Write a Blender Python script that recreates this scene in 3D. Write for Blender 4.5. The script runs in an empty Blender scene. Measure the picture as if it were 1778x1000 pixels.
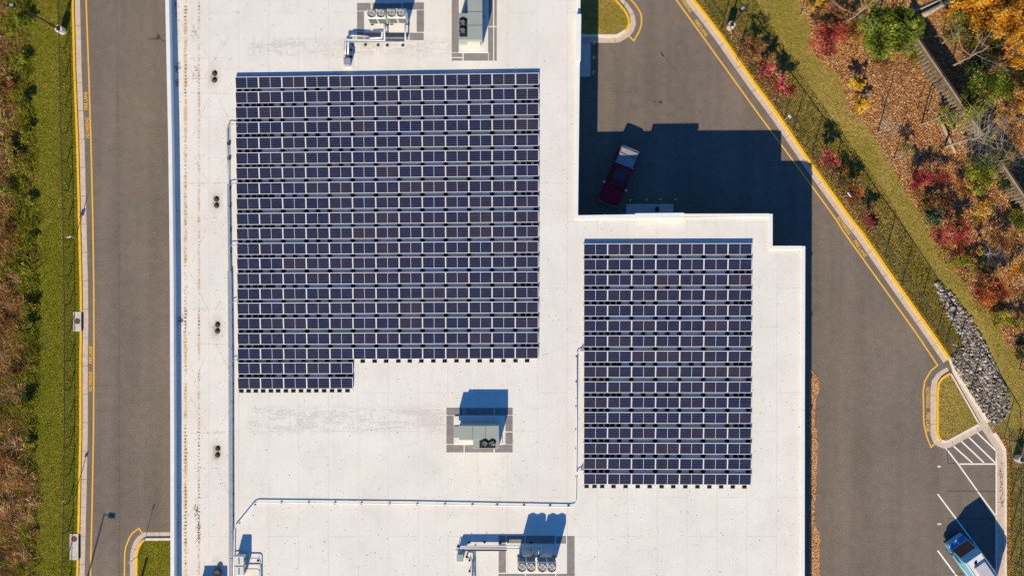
import bpy, bmesh, math, random
import numpy as np
from mathutils import Vector, Matrix
random.seed(7)
RNG = np.random.default_rng(11)
scene = bpy.context.scene
COL = scene.collection
rad = math.radians
CAMZ, FPX = 109.0, 2060.0
DECK = 5.8

def G(px, py, z=0.0):
    s = (CAMZ - z) / FPX
    return Vector(((px - 889.0) * s, -(py - 500.0) * s, z))
def GP(pts, z=0.0):
    return [G(x, y, z) for x, y in pts]

# ------------------------------------------------------------------ camera, sun, sky
cam = bpy.data.cameras.new("camera"); camo = bpy.data.objects.new("camera", cam); COL.objects.link(camo)
camo.location = (0, 0, CAMZ); cam.sensor_width = 36; cam.lens = 36 * FPX / 1778.0
cam.clip_end = 2000; cam.clip_start = 1
scene.camera = camo
SUNV = Vector((-0.3515, -1.33, 1.0)).normalized()
sl = bpy.data.lights.new("sun", 'SUN'); sl.energy = 5.0; sl.angle = rad(0.5); sl.color = (1.0, 0.865, 0.60)
so = bpy.data.objects.new("sun", sl); COL.objects.link(so)
so.rotation_euler = SUNV.to_track_quat('Z', 'Y').to_euler()
so.location = (-30, -100, 90)
w = bpy.data.worlds.new("World"); scene.world = w; w.use_nodes = True
nt = w.node_tree; nt.nodes.clear()
sky = nt.nodes.new('ShaderNodeTexSky'); sky.sky_type = 'NISHITA'; sky.sun_disc = False
sky.sun_elevation = rad(36.0); sky.sun_rotation = rad(194.8)
sky.air_density = 1.0; sky.dust_density = 0.0; sky.ozone_density = 6.0; sky.altitude = 100
bg = nt.nodes.new('ShaderNodeBackground'); bg.inputs['Strength'].default_value = 0.090
wo = nt.nodes.new('ShaderNodeOutputWorld')
# deep, strongly saturated autumn sky
tint = nt.nodes.new('ShaderNodeMix'); tint.data_type = 'RGBA'; tint.blend_type = 'MULTIPLY'; tint.inputs[0].default_value = 1.0
tint.inputs[7].default_value = (0.42, 1.0, 1.42, 1)
nt.links.new(sky.outputs[0], tint.inputs[6]); nt.links.new(tint.outputs[2], bg.inputs[0]); nt.links.new(bg.outputs[0], wo.inputs[0])
scene.view_settings.view_transform = 'Standard'; scene.view_settings.look = 'None'
scene.view_settings.exposure = 0.11; scene.view_settings.gamma = 1.0

# ------------------------------------------------------------------ materials
def new_mat(name):
    m = bpy.data.materials.new(name); m.use_nodes = True
    n = m.node_tree; b = n.nodes['Principled BSDF']
    return m, n, b
def L(n, a, b): n.links.new(a, b)
def mathn(n, op, a, b=None, c=None, clamp=False):
    x = n.nodes.new('ShaderNodeMath'); x.operation = op; x.use_clamp = clamp
    for i, v in enumerate((a, b, c)):
        if v is None: continue
        if isinstance(v, (int, float)): x.inputs[i].default_value = v
        else: L(n, v, x.inputs[i])
    return x.outputs[0]
def mixc(n, f, a, b, mode='MIX'):
    x = n.nodes.new('ShaderNodeMix'); x.data_type = 'RGBA'; x.blend_type = mode
    if isinstance(f, (int, float)): x.inputs[0].default_value = f
    else: L(n, f, x.inputs[0])
    for i, v in ((6, a), (7, b)):
        if isinstance(v, tuple): x.inputs[i].default_value = (*v[:3], 1)
        else: L(n, v, x.inputs[i])
    return x.outputs[2]
def wpos(n):
    return n.nodes.new('ShaderNodeNewGeometry').outputs['Position']
def noise(n, scale, detail=3, rough=0.6, vec=None, out=0, dist=0.0):
    x = n.nodes.new('ShaderNodeTexNoise'); x.inputs['Scale'].default_value = scale
    x.inputs['Detail'].default_value = detail; x.inputs['Roughness'].default_value = rough
    x.inputs['Distortion'].default_value = dist
    L(n, vec if vec is not None else wpos(n), x.inputs['Vector'])
    return x.outputs[out]
def ramp(n, fac, stops):
    x = n.nodes.new('ShaderNodeValToRGB'); e = x.color_ramp.elements
    while len(e) < len(stops): e.new(0.5)
    for i, (p, c) in enumerate(stops):
        e[i].position = p; e[i].color = (*c[:3], 1) if isinstance(c, tuple) else (c, c, c, 1)
    L(n, fac, x.inputs[0]); return x.outputs[0]
def vmul(n, vec, s):
    x = n.nodes.new('ShaderNodeVectorMath'); x.operation = 'MULTIPLY'
    L(n, vec, x.inputs[0]); x.inputs[1].default_value = s; return x.outputs[0]
def bump(n, b, h, strength, dist):
    x = n.nodes.new('ShaderNodeBump'); x.inputs['Strength'].default_value = strength
    x.inputs['Distance'].default_value = dist; L(n, h, x.inputs['Height']); L(n, x.outputs[0], b.inputs['Normal'])

def mat_simple(name, col, rough=0.6, metal=0.0, var=0.12, vscale=3.0, spec=0.5, coat=0.0):
    m, n, b = new_mat(name)
    f = noise(n, vscale, 4)
    c2 = tuple(min(1, c * (1 + var)) for c in col); c1 = tuple(c * (1 - var) for c in col)
    c = ramp(n, f, [(0.3, c1), (0.7, c2)])
    L(n, c, b.inputs['Base Color'])
    b.inputs['Roughness'].default_value = rough; b.inputs['Metallic'].default_value = metal
    b.inputs['Specular IOR Level'].default_value = spec; b.inputs['Coat Weight'].default_value = coat
    return m

def mat_asphalt(name, base=(0.202, 0.167, 0.138)):
    m, n, b = new_mat(name)
    p = wpos(n)
    fine = noise(n, 14, 2, 0.8, p); mid = noise(n, 1.3, 5, 0.65, p); big = noise(n, 0.09, 3, 0.6, p)
    streak = noise(n, 0.6, 3, 0.6, vmul(n, p, (1.0, 0.06, 1.0)))
    c = ramp(n, fine, [(0.22, tuple(v * 0.45 for v in base)), (0.5, base), (0.78, tuple(v * 1.7 for v in base))])
    c = mixc(n, 1.0, c, ramp(n, mid, [(0.3, 0.88), (0.7, 1.08)]), 'MULTIPLY')
    c = mixc(n, 1.0, c, ramp(n, big, [(0.3, (0.86, 0.87, 0.9)), (0.7, (1.1, 1.07, 1.04))]), 'MULTIPLY')
    c = mixc(n, 1.0, c, ramp(n, streak, [(0.35, 0.89), (0.65, 1.07)]), 'MULTIPLY')
    spk = noise(n, 7.0, 0, 0.5, p)
    c = mixc(n, ramp(n, spk, [(0.83, 0.0), (0.86, 0.8)]), c, (0.42, 0.38, 0.33))
    # rare dark oil drips
    oil = noise(n, 0.8, 4, 0.7, p); c = mixc(n, ramp(n, oil, [(0.70, 0.0), (0.80, 0.45)]), c, (0.06, 0.05, 0.05))
    L(n, c, b.inputs['Base Color']); b.inputs['Roughness'].default_value = 0.95
    b.inputs['Specular IOR Level'].default_value = 0.04
    bump(n, b, fine, 0.35, 0.02)
    return m

def mat_roof():
    m, n, b = new_mat("white_roof_membrane")
    p = wpos(n)
    sep = n.nodes.new('ShaderNodeSeparateXYZ'); L(n, p, sep.inputs[0]); X, Y = sep.outputs[0], sep.outputs[1]
    base = ramp(n, noise(n, 0.25, 6, 0.6, p), [(0.3, (0.775, 0.73, 0.665)), (0.72, (0.86, 0.82, 0.755))])
    base = mixc(n, 1.0, base, ramp(n, noise(n, 9, 3, 0.8, p), [(0.2, 0.90), (0.7, 1.03)]), 'MULTIPLY')
    scuff = noise(n, 0.9, 7, 0.8, vmul(n, p, (1.0, 2.6, 1)), dist=0.4)
    base = mixc(n, ramp(n, scuff, [(0.60, 0.0), (0.72, 0.30)]), base, (0.55, 0.47, 0.38))
    pond = noise(n, 0.16, 3, 0.5, p)
    base = mixc(n, ramp(n, pond, [(0.50, 0.0), (0.53, 0.10), (0.56, 0.02), (0.7, 0.05)]), base, (0.55, 0.48, 0.40))
    # faint roller streaks across the sheets
    st = noise(n, 2.2, 3, 0.7, vmul(n, p, (1.6, 0.22, 1)))
    base = mixc(n, 1.0, base, ramp(n, st, [(0.3, 0.965), (0.7, 1.015)]), 'MULTIPLY')
    # sheet seams: strips 2.6 m wide with staggered cross joints
    cv = n.nodes.new('ShaderNodeCombineXYZ')
    L(n, Y, cv.inputs[0]); L(n, mathn(n, 'ADD', X, 0.37), cv.inputs[1])
    br = n.nodes.new('ShaderNodeTexBrick'); L(n, cv.outputs[0], br.inputs['Vector'])
    br.inputs['Scale'].default_value = 1.0; br.inputs['Brick Width'].default_value = 9.1
    br.inputs['Row Height'].default_value = 2.6; br.inputs['Mortar Size'].default_value = 0.035
    br.inputs['Mortar Smooth'].default_value = 0.3; br.offset = 0.37; br.offset_frequency = 2
    seam = mathn(n, 'MULTIPLY', br.outputs['Fac'], ramp(n, noise(n, 0.8, 3, 0.6, p), [(0.3, 0.12), (0.7, 0.55)]))
    base = mixc(n, seam, base, (0.52, 0.48, 0.44))
    # tyre/foot scuffs and dirty ponding bands
    def box(x0, x1, y0, y1, s):
        a = ramp(n, mathn(n, 'MULTIPLY_ADD', X, 1 / s, -x0 / s, True), [(0, 0.0), (1, 1.0)])
        bb = ramp(n, mathn(n, 'MULTIPLY_ADD', X, -1 / s, x1 / s, True), [(0, 0.0), (1, 1.0)])
        c = ramp(n, mathn(n, 'MULTIPLY_ADD', Y, 1 / s, -y0 / s, True), [(0, 0.0), (1, 1.0)])
        d = ramp(n, mathn(n, 'MULTIPLY_ADD', Y, -1 / s, y1 / s, True), [(0, 0.0), (1, 1.0)])
        return mathn(n, 'MULTIPLY', mathn(n, 'MULTIPLY', a, bb), mathn(n, 'MULTIPLY', c, d))
    def region(px0, py0, px1, py1, s=0.6):
        a = G(px0, py1, DECK); c = G(px1, py0, DECK); return box(a.x, c.x, a.y, c.y, s)
    lines = ramp(n, noise(n, 1.1, 6, 0.75, vmul(n, p, (0.5, 2.2, 1)), dist=0.6), [(0.50, 0.0), (0.56, 0.75), (0.60, 0.1), (0.68, 0.5)])
    ticks = ramp(n, noise(n, 3.0, 2, 0.8, vmul(n, p, (3.0, 0.7, 1))), [(0.5, 0.0), (0.66, 0.5)])
    msk = mathn(n, 'MAXIMUM', region(425, 700, 780, 756), region(425, 62, 800, 104))
    dirt = mathn(n, 'MULTIPLY', mathn(n, 'MAXIMUM', lines, ticks), msk)
    base = mixc(n, mathn(n, 'MULTIPLY', dirt, 0.62), base, (0.38, 0.31, 0.25))
    # dirt fan round each drain
    for (dx, dy) in ((371, 134), (375, 351), (376, 569), (376, 784), (379, 990)):
        q = G(dx, dy, DECK)
        d = n.nodes.new('ShaderNodeVectorMath'); d.operation = 'DISTANCE'; L(n, vmul(n, p, (1.5, 0.8, 1)), d.inputs[0])
        d.inputs[1].default_value = (q.x * 1.5, q.y * 0.8, DECK)
        f = mathn(n, 'ADD', d.outputs['Value'], mathn(n, 'MULTIPLY', noise(n, 1.4, 4, 0.7, p), 0.9))
        base = mixc(n, ramp(n, mathn(n, 'MULTIPLY', f, 0.5), [(0.42, 0.75), (0.50, 0.28), (0.80, 0.0)]), base, (0.42, 0.33, 0.22))
    # rust/pollen stains along the two fastener rows on the west side
    for (cx, wd, k) in ((G(322, 0, DECK).x, 0.26, 0.95), (G(345.5, 0, DECK).x, 0.18, 0.8)):
        dd = mathn(n, 'DIVIDE', mathn(n, 'ABSOLUTE', mathn(n, 'SUBTRACT', X, cx)), wd)
        f = mathn(n, 'SUBTRACT', 1.0, dd, clamp=True)
        g = ramp(n, noise(n, 1.0, 5, 0.75, p), [(0.44, 0.0), (0.58, 1.0)])
        base = mixc(n, mathn(n, 'MULTIPLY', mathn(n, 'MULTIPLY', f, g), k), base, (0.62, 0.36, 0.16))
    spk = noise(n, 5.5, 0, 0.5, p)
    base = mixc(n, ramp(n, spk, [(0.815, 0.0), (0.85, 0.8)]), base, (0.2, 0.15, 0.12))
    L(n, base, b.inputs['Base Color']); b.inputs['Roughness'].default_value = 0.75
    b.inputs['Specular IOR Level'].default_value = 0.25
    bump(n, b, noise(n, 1.6, 3, 0.6, p), 0.10, 0.05)
    return m

def mat_cells():
    m, n, b = new_mat("photovoltaic_glass")
    tc = n.nodes.new('ShaderNodeTexCoord'); sep = n.nodes.new('ShaderNodeSeparateXYZ'); L(n, tc.outputs['Object'], sep.inputs[0])
    inf = n.nodes.new('ShaderNodeObjectInfo'); rv = inf.outputs['Random']
    body = ramp(n, rv, [(0.0, (0.008, 0.012, 0.040)), (0.4, (0.012, 0.014, 0.042)), (0.8, (0.017, 0.015, 0.038)), (1.0, (0.028, 0.019, 0.034))])
    # six rows of cells: pale bus wires along the module, broken up by the cell gaps
    fy = mathn(n, 'FRACT', mathn(n, 'MULTIPLY', mathn(n, 'ADD', sep.outputs[1], 0.48), 6.0 / 0.96))
    ly = mathn(n, 'LESS_THAN', mathn(n, 'ABSOLUTE', mathn(n, 'SUBTRACT', fy, 0.5)), 0.13)
    fx = mathn(n, 'FRACT', mathn(n, 'MULTIPLY', mathn(n, 'ADD', sep.outputs[0], 0.98), 24.0 / 1.96))
    lx = mathn(n, 'GREATER_THAN', fx, 0.22)
    f = mathn(n, 'MULTIPLY', mathn(n, 'MULTIPLY', ly, lx), mathn(n, 'MULTIPLY_ADD', noise(n, 3.0, 3, 0.8), 0.9, 0.15))
    c = mixc(n, f, body, (0.12, 0.13, 0.215))
    gap = mathn(n, 'LESS_THAN', fy, 0.06)
    c = mixc(n, mathn(n, 'MULTIPLY', gap, 0.5), c, (0.005, 0.005, 0.01))
    dust = noise(n, 1.2, 4, 0.7); c = mixc(n, ramp(n, dust, [(0.4, 0.0), (0.8, 0.06)]), c, (0.22, 0.17, 0.13))
    L(n, c, b.inputs['Base Color']); b.inputs['Roughness'].default_value = 0.18
    b.inputs['Specular IOR Level'].default_value = 0.35
    return m

def mat_rnd(name, stops, rough=0.8, trans=0.0, spec=0.2):
    """colour picked per leaf / blade / stone from a face attribute"""
    m, n, b = new_mat(name)
    a = n.nodes.new('ShaderNodeAttribute'); a.attribute_name = 'rnd'; a.attribute_type = 'GEOMETRY'
    c = ramp(n, a.outputs['Fac'], stops)
    L(n, c, b.inputs['Base Color']); b.inputs['Roughness'].default_value = rough
    b.inputs['Specular IOR Level'].default_value = spec
    if trans > 0:
        t = n.nodes.new('ShaderNodeBsdfTranslucent'); L(n, c, t.inputs[0])
        mx = n.nodes.new('ShaderNodeMixShader'); mx.inputs[0].default_value = trans
        out = n.nodes['Material Output']
        L(n, b.outputs[0], mx.inputs[1]); L(n, t.outputs[0], mx.inputs[2]); L(n, mx.outputs[0], out.inputs[0])
    return m

def mat_ground(name, stops, big=None, fs=4.0, bstr=0.6):
    m, n, b = new_mat(name); p = wpos(n)
    c = ramp(n, noise(n, fs, 5, 0.75, p), stops)
    if big: c = mixc(n, ramp(n, noise(n, 0.22, 4, 0.65, p), [(0.4, 0.0), (0.62, 0.85)]), c, big)
    c = mixc(n, 1.0, c, ramp(n, noise(n, 12, 2, 0.8, p), [(0.25, 0.55), (0.75, 1.35)]), 'MULTIPLY')
    L(n, c, b.inputs['Base Color']); b.inputs['Roughness'].default_value = 1.0
    b.inputs['Specular IOR Level'].default_value = 0.05
    bump(n, b, noise(n, 8, 4, 0.75, p), bstr, 0.08)
    return m

M = {}
M['asphalt'] = mat_asphalt("sunfaded_asphalt")
M['roof'] = mat_roof()
M['cells'] = mat_cells()
M['seam'] = mat_simple("grey_roof_seam", (0.66, 0.61, 0.55), 0.8, 0, 0.35, 2.0)
M['alu'] = mat_simple("silver_panel_frame", (0.86, 0.83, 0.82), 0.45, 0.0, 0.03)
M['coping'] = mat_simple("white_metal_coping", (0.84, 0.82, 0.80), 0.45, 0.0, 0.04, 1.5)
M['wall'] = mat_simple("pale_precast_wall", (0.55, 0.52, 0.47), 0.85, 0, 0.08, 1.2)
M['glass'] = mat_simple("dark_window_glass", (0.02, 0.025, 0.03), 0.08, 0, 0.05, 1, 0.8)
M['doorm'] = mat_simple("grey_door_paint", (0.30, 0.31, 0.32), 0.5)
M['gutter'] = mat_simple("tan_gutter_concrete", (0.60, 0.49, 0.40), 0.9, 0, 0.13, 2.5, 0.2)
M['concrete'] = mat_simple("pale_concrete", (0.64, 0.58, 0.51), 0.9, 0, 0.12, 3.0, 0.2)
M['kerbw'] = mat_simple("bare_kerb_concrete", (0.78, 0.70, 0.60), 0.9, 0, 0.1, 3.0, 0.2)
M['kerby'] = mat_simple("yellow_kerb_paint", (0.90, 0.50, 0.012), 0.6, 0, 0.14, 5.0)
M['liney'] = mat_simple("yellow_road_paint", (0.86, 0.47, 0.035), 0.7, 0, 0.16, 9.0)
M['linew'] = mat_simple("white_road_paint", (0.88, 0.84, 0.82), 0.7, 0, 0.1, 9.0)
M['joint'] = mat_simple("paving_joint", (0.125, 0.10, 0.085), 0.9, 0, 0.3, 2.0, 0.05)
M['crack'] = mat_simple("dark_crack_sealer", (0.055, 0.045, 0.045), 0.7, 0, 0.2, 9.0)
M['pad'] = mat_simple("grey_walkway_rubber", (0.26, 0.235, 0.225), 0.85, 0, 0.14, 2.2, 0.2)
M['rtu'] = mat_simple("grey_green_unit_paint", (0.34, 0.37, 0.33), 0.5, 0, 0.05, 1.0)
M['rtul'] = mat_simple("cream_unit_panel", (0.66, 0.62, 0.54), 0.5, 0, 0.06, 1.0)
M['vrf'] = mat_simple("off_white_condenser_paint", (0.72, 0.69, 0.64), 0.45, 0, 0.05, 2.0)
M['dark'] = mat_simple("black_fan_grille", (0.02, 0.021, 0.028), 0.4, 0, 0.2, 4.0)
M['blade'] = mat_simple("pale_fan_blade", (0.42, 0.40, 0.38), 0.4, 0.2, 0.1)
M['fang'] = mat_simple("grey_fan_guard", (0.30, 0.27, 0.22), 0.5, 0.2, 0.25, 7.0)
M['coil'] = mat_simple("green_grey_coil_fins", (0.10, 0.13, 0.12), 0.5, 0.3, 0.35, 12.0)
M['pipew'] = mat_simple("white_pipe_jacket", (0.85, 0.83, 0.81), 0.4, 0, 0.04)
M['galv'] = mat_simple("galvanised_steel", (0.40, 0.41, 0.44), 0.5, 0.45, 0.12, 3)
M['galvd'] = mat_simple("dull_galvanised_tray", (0.34, 0.37, 0.42), 0.55, 0.3, 0.14, 3)
M['rubber'] = mat_simple("black_rubber_block", (0.012, 0.014, 0.022), 0.9, 0, 0.3, 5, 0.15)
M['drain'] = mat_simple("cast_iron_drain", (0.06, 0.04, 0.03), 0.6, 0.2, 0.3, 8)
M['rust'] = mat_simple("rusty_iron_cover", (0.17, 0.075, 0.045), 0.85, 0.1, 0.25, 6)
M['bronze'] = mat_simple("dark_bronze_pole", (0.025, 0.022, 0.022), 0.45, 0.4, 0.1)
M['lamp'] = mat_simple("grey_lamp_lens", (0.32, 0.36, 0.42), 0.3, 0.1)
M['fence'] = mat_simple("black_fence_wire", (0.045, 0.045, 0.045), 0.5, 0.3)
M['bolly'] = mat_simple("yellow_bollard_paint", (0.92, 0.66, 0.08), 0.5, 0, 0.08, 4)
M['sign'] = mat_simple("white_sign_plate", (0.85, 0.85, 0.85), 0.4, 0, 0.03)
M['maroon'] = mat_simple("maroon_car_paint", (0.34, 0.012, 0.03), 0.4, 0.0, 0.08, 1, 0.2, 0.0)
M['cap'] = mat_simple("white_camper_shell", (0.33, 0.32, 0.32), 0.4, 0, 0.05, 1, 0.3, 0.0)
M['carglass'] = mat_simple("tinted_car_glass", (0.012, 0.018, 0.022), 0.05, 0, 0.05, 1, 0.9, 0.3)
M['tyre'] = mat_simple("black_tyre", (0.015, 0.015, 0.015), 0.9)
M['chrome'] = mat_simple("bright_chrome", (0.7, 0.7, 0.72), 0.15, 0.9)
M['redl'] = mat_simple("red_tail_lens", (0.55, 0.01, 0.03), 0.2)
M['vanblue'] = mat_simple("sky_blue_van_paint", (0.20, 0.55, 0.72), 0.3, 0, 0.05, 1, 0.5, 0.5)
M['vandeep'] = mat_simple("deep_blue_van_wrap", (0.03, 0.20, 0.48), 0.3, 0, 0.06, 1, 0.5, 0.5)
M['vanpale'] = mat_simple("pale_blue_stripe", (0.66, 0.84, 0.88), 0.35)
M['vanroof'] = mat_simple("dusty_white_van_roof", (0.74, 0.70, 0.66), 0.5, 0, 0.12, 1.6)
M['vanunit'] = mat_simple("grey_lilac_roof_unit", (0.50, 0.48, 0.53), 0.55, 0, 0.07, 1.2)
M['timber'] = mat_simple("weathered_wall_beam", (0.17, 0.125, 0.085), 0.9, 0, 0.35, 3)
M['timberc'] = mat_simple("pale_wall_cap", (0.36, 0.26, 0.17), 0.9, 0, 0.2, 2)
M['timberd'] = mat_simple("rough_wall_fill", (0.05, 0.034, 0.022), 1.0, 0, 0.3, 3)
M['bark'] = mat_simple("brown_bark", (0.13, 0.10, 0.075), 0.95, 0, 0.35, 6, 0.1)
M['barkw'] = mat_simple("pale_grey_bark", (0.42, 0.35, 0.27), 0.9, 0, 0.3, 5, 0.1)
M['lawn'] = mat_ground("olive_lawn_turf", [(0.25, (0.08, 0.085, 0.008)), (0.5, (0.18, 0.17, 0.018)), (0.75, (0.32, 0.28, 0.045))], (0.14, 0.16, 0.012))
M['lawn2'] = mat_ground("dry_autumn_turf", [(0.25, (0.15, 0.11, 0.02)), (0.5, (0.36, 0.26, 0.065)), (0.75, (0.58, 0.43, 0.15))], (0.25, 0.215, 0.035))
M['soil'] = mat_ground("bare_brown_soil", [(0.25, (0.08, 0.05, 0.015)), (0.5, (0.20, 0.13, 0.04)), (0.75, (0.34, 0.22, 0.08))], (0.10, 0.10, 0.016), 2.5)
M['litter'] = mat_ground("orange_leaf_litter_floor", [(0.25, (0.12, 0.055, 0.02)), (0.5, (0.38, 0.18, 0.065)), (0.75, (0.62, 0.33, 0.13))], (0.28, 0.12, 0.04), 3.0)
M['gravel'] = mat_ground("dark_gravel_bed", [(0.25, (0.03, 0.026, 0.022)), (0.75, (0.13, 0.11, 0.09))], None, 3.0)

# ------------------------------------------------------------------ mesh building
class MB:
    """collects shapes, links them as ONE mesh object"""
    def __init__(s): s.v = []; s.f = []; s.mi = []; s.sm = []
    def add(s, vs, fs, mi=0, sm=False):
        o = len(s.v); s.v.extend([tuple(v) for v in vs]); s.f.extend([tuple(i + o for i in f) for f in fs])
        s.mi.extend([mi] * len(fs)); s.sm.extend([sm] * len(fs)); return s
    def box(s, x0, x1, y0, y1, z0, z1, mi=0, taper=0.0, mtx=None):
        t = taper
        vs = [(x0, y0, z0), (x1, y0, z0), (x1, y1, z0), (x0, y1, z0), (x0 + t, y0 + t, z1), (x1 - t, y0 + t, z1), (x1 - t, y1 - t, z1), (x0 + t, y1 - t, z1)]
        if mtx: vs = [mtx @ Vector(v) for v in vs]
        return s.add(vs, [(0, 3, 2, 1), (4, 5, 6, 7), (0, 1, 5, 4), (1, 2, 6, 5), (2, 3, 7, 6), (3, 0, 4, 7)], mi)
    def bbox(s, x0, x1, y0, y1, z0, z1, r=0.02, mi=0):
        """box with chamfered vertical edges and top edge"""
        P = [(x0 + r, y0), (x1 - r, y0), (x1, y0 + r), (x1, y1 - r), (x1 - r, y1), (x0 + r, y1), (x0, y1 - r), (x0, y0 + r)]
        cx, cy = (x0 + x1) / 2, (y0 + y1) / 2
        Q = [(cx + (a - cx) * (1 - 2 * r / (x1 - x0)), cy + (b - cy) * (1 - 2 * r / (y1 - y0))) for a, b in P]
        vs = [(a, b, z0) for a, b in P] + [(a, b, z1 - r) for a, b in P] + [(a, b, z1) for a, b in Q]
        fs = [tuple(range(7, -1, -1)), tuple(range(16, 24))]
        for k in (0, 8):
            for i in range(8): j = (i + 1) % 8; fs.append((k + i, k + j, k + 8 + j, k + 8 + i))
        return s.add(vs, fs, mi)
    def prism(s, pts, z0, z1, mi=0):
        pts = [(p[0], p[1]) for p in pts]
        a = sum(pts[i][0] * pts[(i + 1) % len(pts)][1] - pts[(i + 1) % len(pts)][0] * pts[i][1] for i in range(len(pts)))
        if a < 0: pts = pts[::-1]
        n = len(pts)
        vs = [(x, y, z0) for x, y in pts] + [(x, y, z1) for x, y in pts]
        fs = [tuple(range(n - 1, -1, -1)), tuple(range(n, 2 * n))]
        fs += [(i, (i + 1) % n, n + (i + 1) % n, n + i) for i in range(n)]
        return s.add(vs, fs, mi)
    def disc(s, c, r, z, n=20, mi=0, rx=None):
        rx = rx or r
        return s.add([(c[0] + rx * math.cos(2 * math.pi * i / n), c[1] + r * math.sin(2 * math.pi * i / n), z) for i in range(n)], [tuple(range(n))], mi)
    def cyl(s, c, r, z0, z1, n=20, mi=0, r2=None, sm=True, cap=True):
        r2 = r if r2 is None else r2
        vs = [(c[0] + r * math.cos(2 * math.pi * i / n), c[1] + r * math.sin(2 * math.pi * i / n), z0) for i in range(n)]
        vs += [(c[0] + r2 * math.cos(2 * math.pi * i / n), c[1] + r2 * math.sin(2 * math.pi * i / n), z1) for i in range(n)]
        s.add(vs, [(i, (i + 1) % n, n + (i + 1) % n, n + i) for i in range(n)], mi, sm)
        if cap:
            s.add(vs[n:], [tuple(range(n))], mi); s.add(vs[:n], [tuple(range(n - 1, -1, -1))], mi)
        return s
    def tube(s, pts, rad_, n=6, mi=0, caps=True):
        pts = [Vector(p) for p in pts]
        if isinstance(rad_, (int, float)): rad_ = [rad_] * len(pts)
        vs = []
        for i, p in enumerate(pts):
            if i == 0: d = pts[1] - p
            elif i == len(pts) - 1: d = p - pts[-2]
            else: d = (pts[i + 1] - p).normalized() + (p - pts[i - 1]).normalized()
            d = d.normalized() if d.length > 1e-9 else Vector((0, 0, 1))
            up = Vector((0, 0, 1)) if abs(d.z) < 0.9 else Vector((1, 0, 0))
            a = d.cross(up).normalized(); b = a.cross(d).normalized()
            sc = 1.0
            if 0 < i < len(pts) - 1:
                co = (pts[i + 1] - p).normalized().dot((p - pts[i - 1]).normalized()); sc = 1 / max(0.5, math.sqrt(max(0, (1 + co) / 2)))
            for k in range(n):
                t = 2 * math.pi * (k + 0.5) / n
                vs.append(p + (a * math.cos(t) * sc + b * math.sin(t)) * rad_[i])
        fs = []
        for i in range(len(pts) - 1):
            for k in range(n):
                k2 = (k + 1) % n; fs.append((i * n + k, i * n + k2, (i + 1) * n + k2, (i + 1) * n + k))
        if caps: fs.append(tuple(range(n - 1, -1, -1))); fs.append(tuple(range((len(pts) - 1) * n, len(pts) * n)))
        return s.add(vs, fs, mi, n > 4)
    def ribbon(s, pts, w, z0, z1, gap_every=None, gap=0.03, off=0.0, mi=0):
        """box-section strip along a ground polyline, cut at joints"""
        pts = [Vector((p[0], p[1])) for p in pts]
        # resample into cells
        acc = [0.0]
        for a, b in zip(pts, pts[1:]): acc.append(acc[-1] + (b - a).length)
        def nrm(i):
            if i == 0: d = (pts[1] - pts[0]).normalized(); return Vector((-d.y, d.x)), 1
            if i == len(pts) - 1: d = (pts[-1] - pts[-2]).normalized(); return Vector((-d.y, d.x)), 1
            d1 = (pts[i] - pts[i - 1]).normalized(); d2 = (pts[i + 1] - pts[i]).normalized()
            t = (d1 + d2).normalized(); nn = Vector((-t.y, t.x)); return nn, 1 / max(0.6, t.dot(d1))
        N_ = [nrm(i) for i in range(len(pts))]
        def at(dist):
            for i in range(len(pts) - 1):
                if dist <= acc[i + 1] + 1e-9:
                    t = (dist - acc[i]) / max(1e-9, acc[i + 1] - acc[i])
                    return pts[i].lerp(pts[i + 1], t), (N_[i][0] * N_[i][1]).lerp(N_[i + 1][0] * N_[i + 1][1], t)
            return pts[-1], N_[-1][0] * N_[-1][1]
        total = acc[-1]
        cuts = [(0, total)] if not gap_every else [(k * gap_every + gap / 2, min(total, (k + 1) * gap_every - gap / 2)) for k in range(int(total / gap_every) + 1)]
        for a, b in cuts:
            if b - a < 0.02: continue
            ds = [a] + [q for q in acc if a + 1e-4 < q < b - 1e-4] + [b]
            row = []
            for d in ds:
                p, nn = at(d); row.append((p + nn * (off + w / 2), p + nn * (off - w / 2)))
            vs = []; fs = []
            for l, r in row: vs += [(l.x, l.y, z0), (r.x, r.y, z0), (r.x, r.y, z1), (l.x, l.y, z1)]
            for i in range(len(row) - 1):
                o = i * 4; q = o + 4
                for x in range(4): fs.append((o + x, o + (x + 1) % 4, q + (x + 1) % 4, q + x))
            fs.append((0, 3, 2, 1)[::-1]); e = (len(row) - 1) * 4; fs.append((e, e + 3, e + 2, e + 1))
            s.add(vs, fs, mi)
        return s
    def mesh(s, name, mats):
        me = bpy.data.meshes.new(name); me.from_pydata(s.v, [], s.f)
        for m in (mats if isinstance(mats, (list, tuple)) else [mats]): me.materials.append(m)
        me.polygons.foreach_set('material_index', s.mi); me.polygons.foreach_set('use_smooth', s.sm)
        me.update()
        bm = bmesh.new(); bm.from_mesh(me); bmesh.ops.recalc_face_normals(bm, faces=bm.faces); bm.to_mesh(me); bm.free()
        return me
    def build(s, name, mats, parent=None):
        return link(name, s.mesh(name, mats), parent)
def link(name, me, parent=None):
    o = bpy.data.objects.new(name, me); COL.objects.link(o)
    if parent: o.parent = parent
    return o
def tag(o, label=None, cat=None, group=None, kind=None):
    if label: o['label'] = label
    if cat: o['category'] = cat
    if group: o['group'] = group
    if kind: o['kind'] = kind
    return o
def thing(name, label, cat, loc=(0, 0, 0), rz=0.0, group=None):
    o = bpy.data.objects.new(name, None); COL.objects.link(o); o.location = loc; o.rotation_euler = (0, 0, rz)
    o.empty_display_size = 0.3
    return tag(o, label, cat, group)
def struct(name, mb, mat):
    return tag(mb.build(name, mat), kind='structure')
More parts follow.
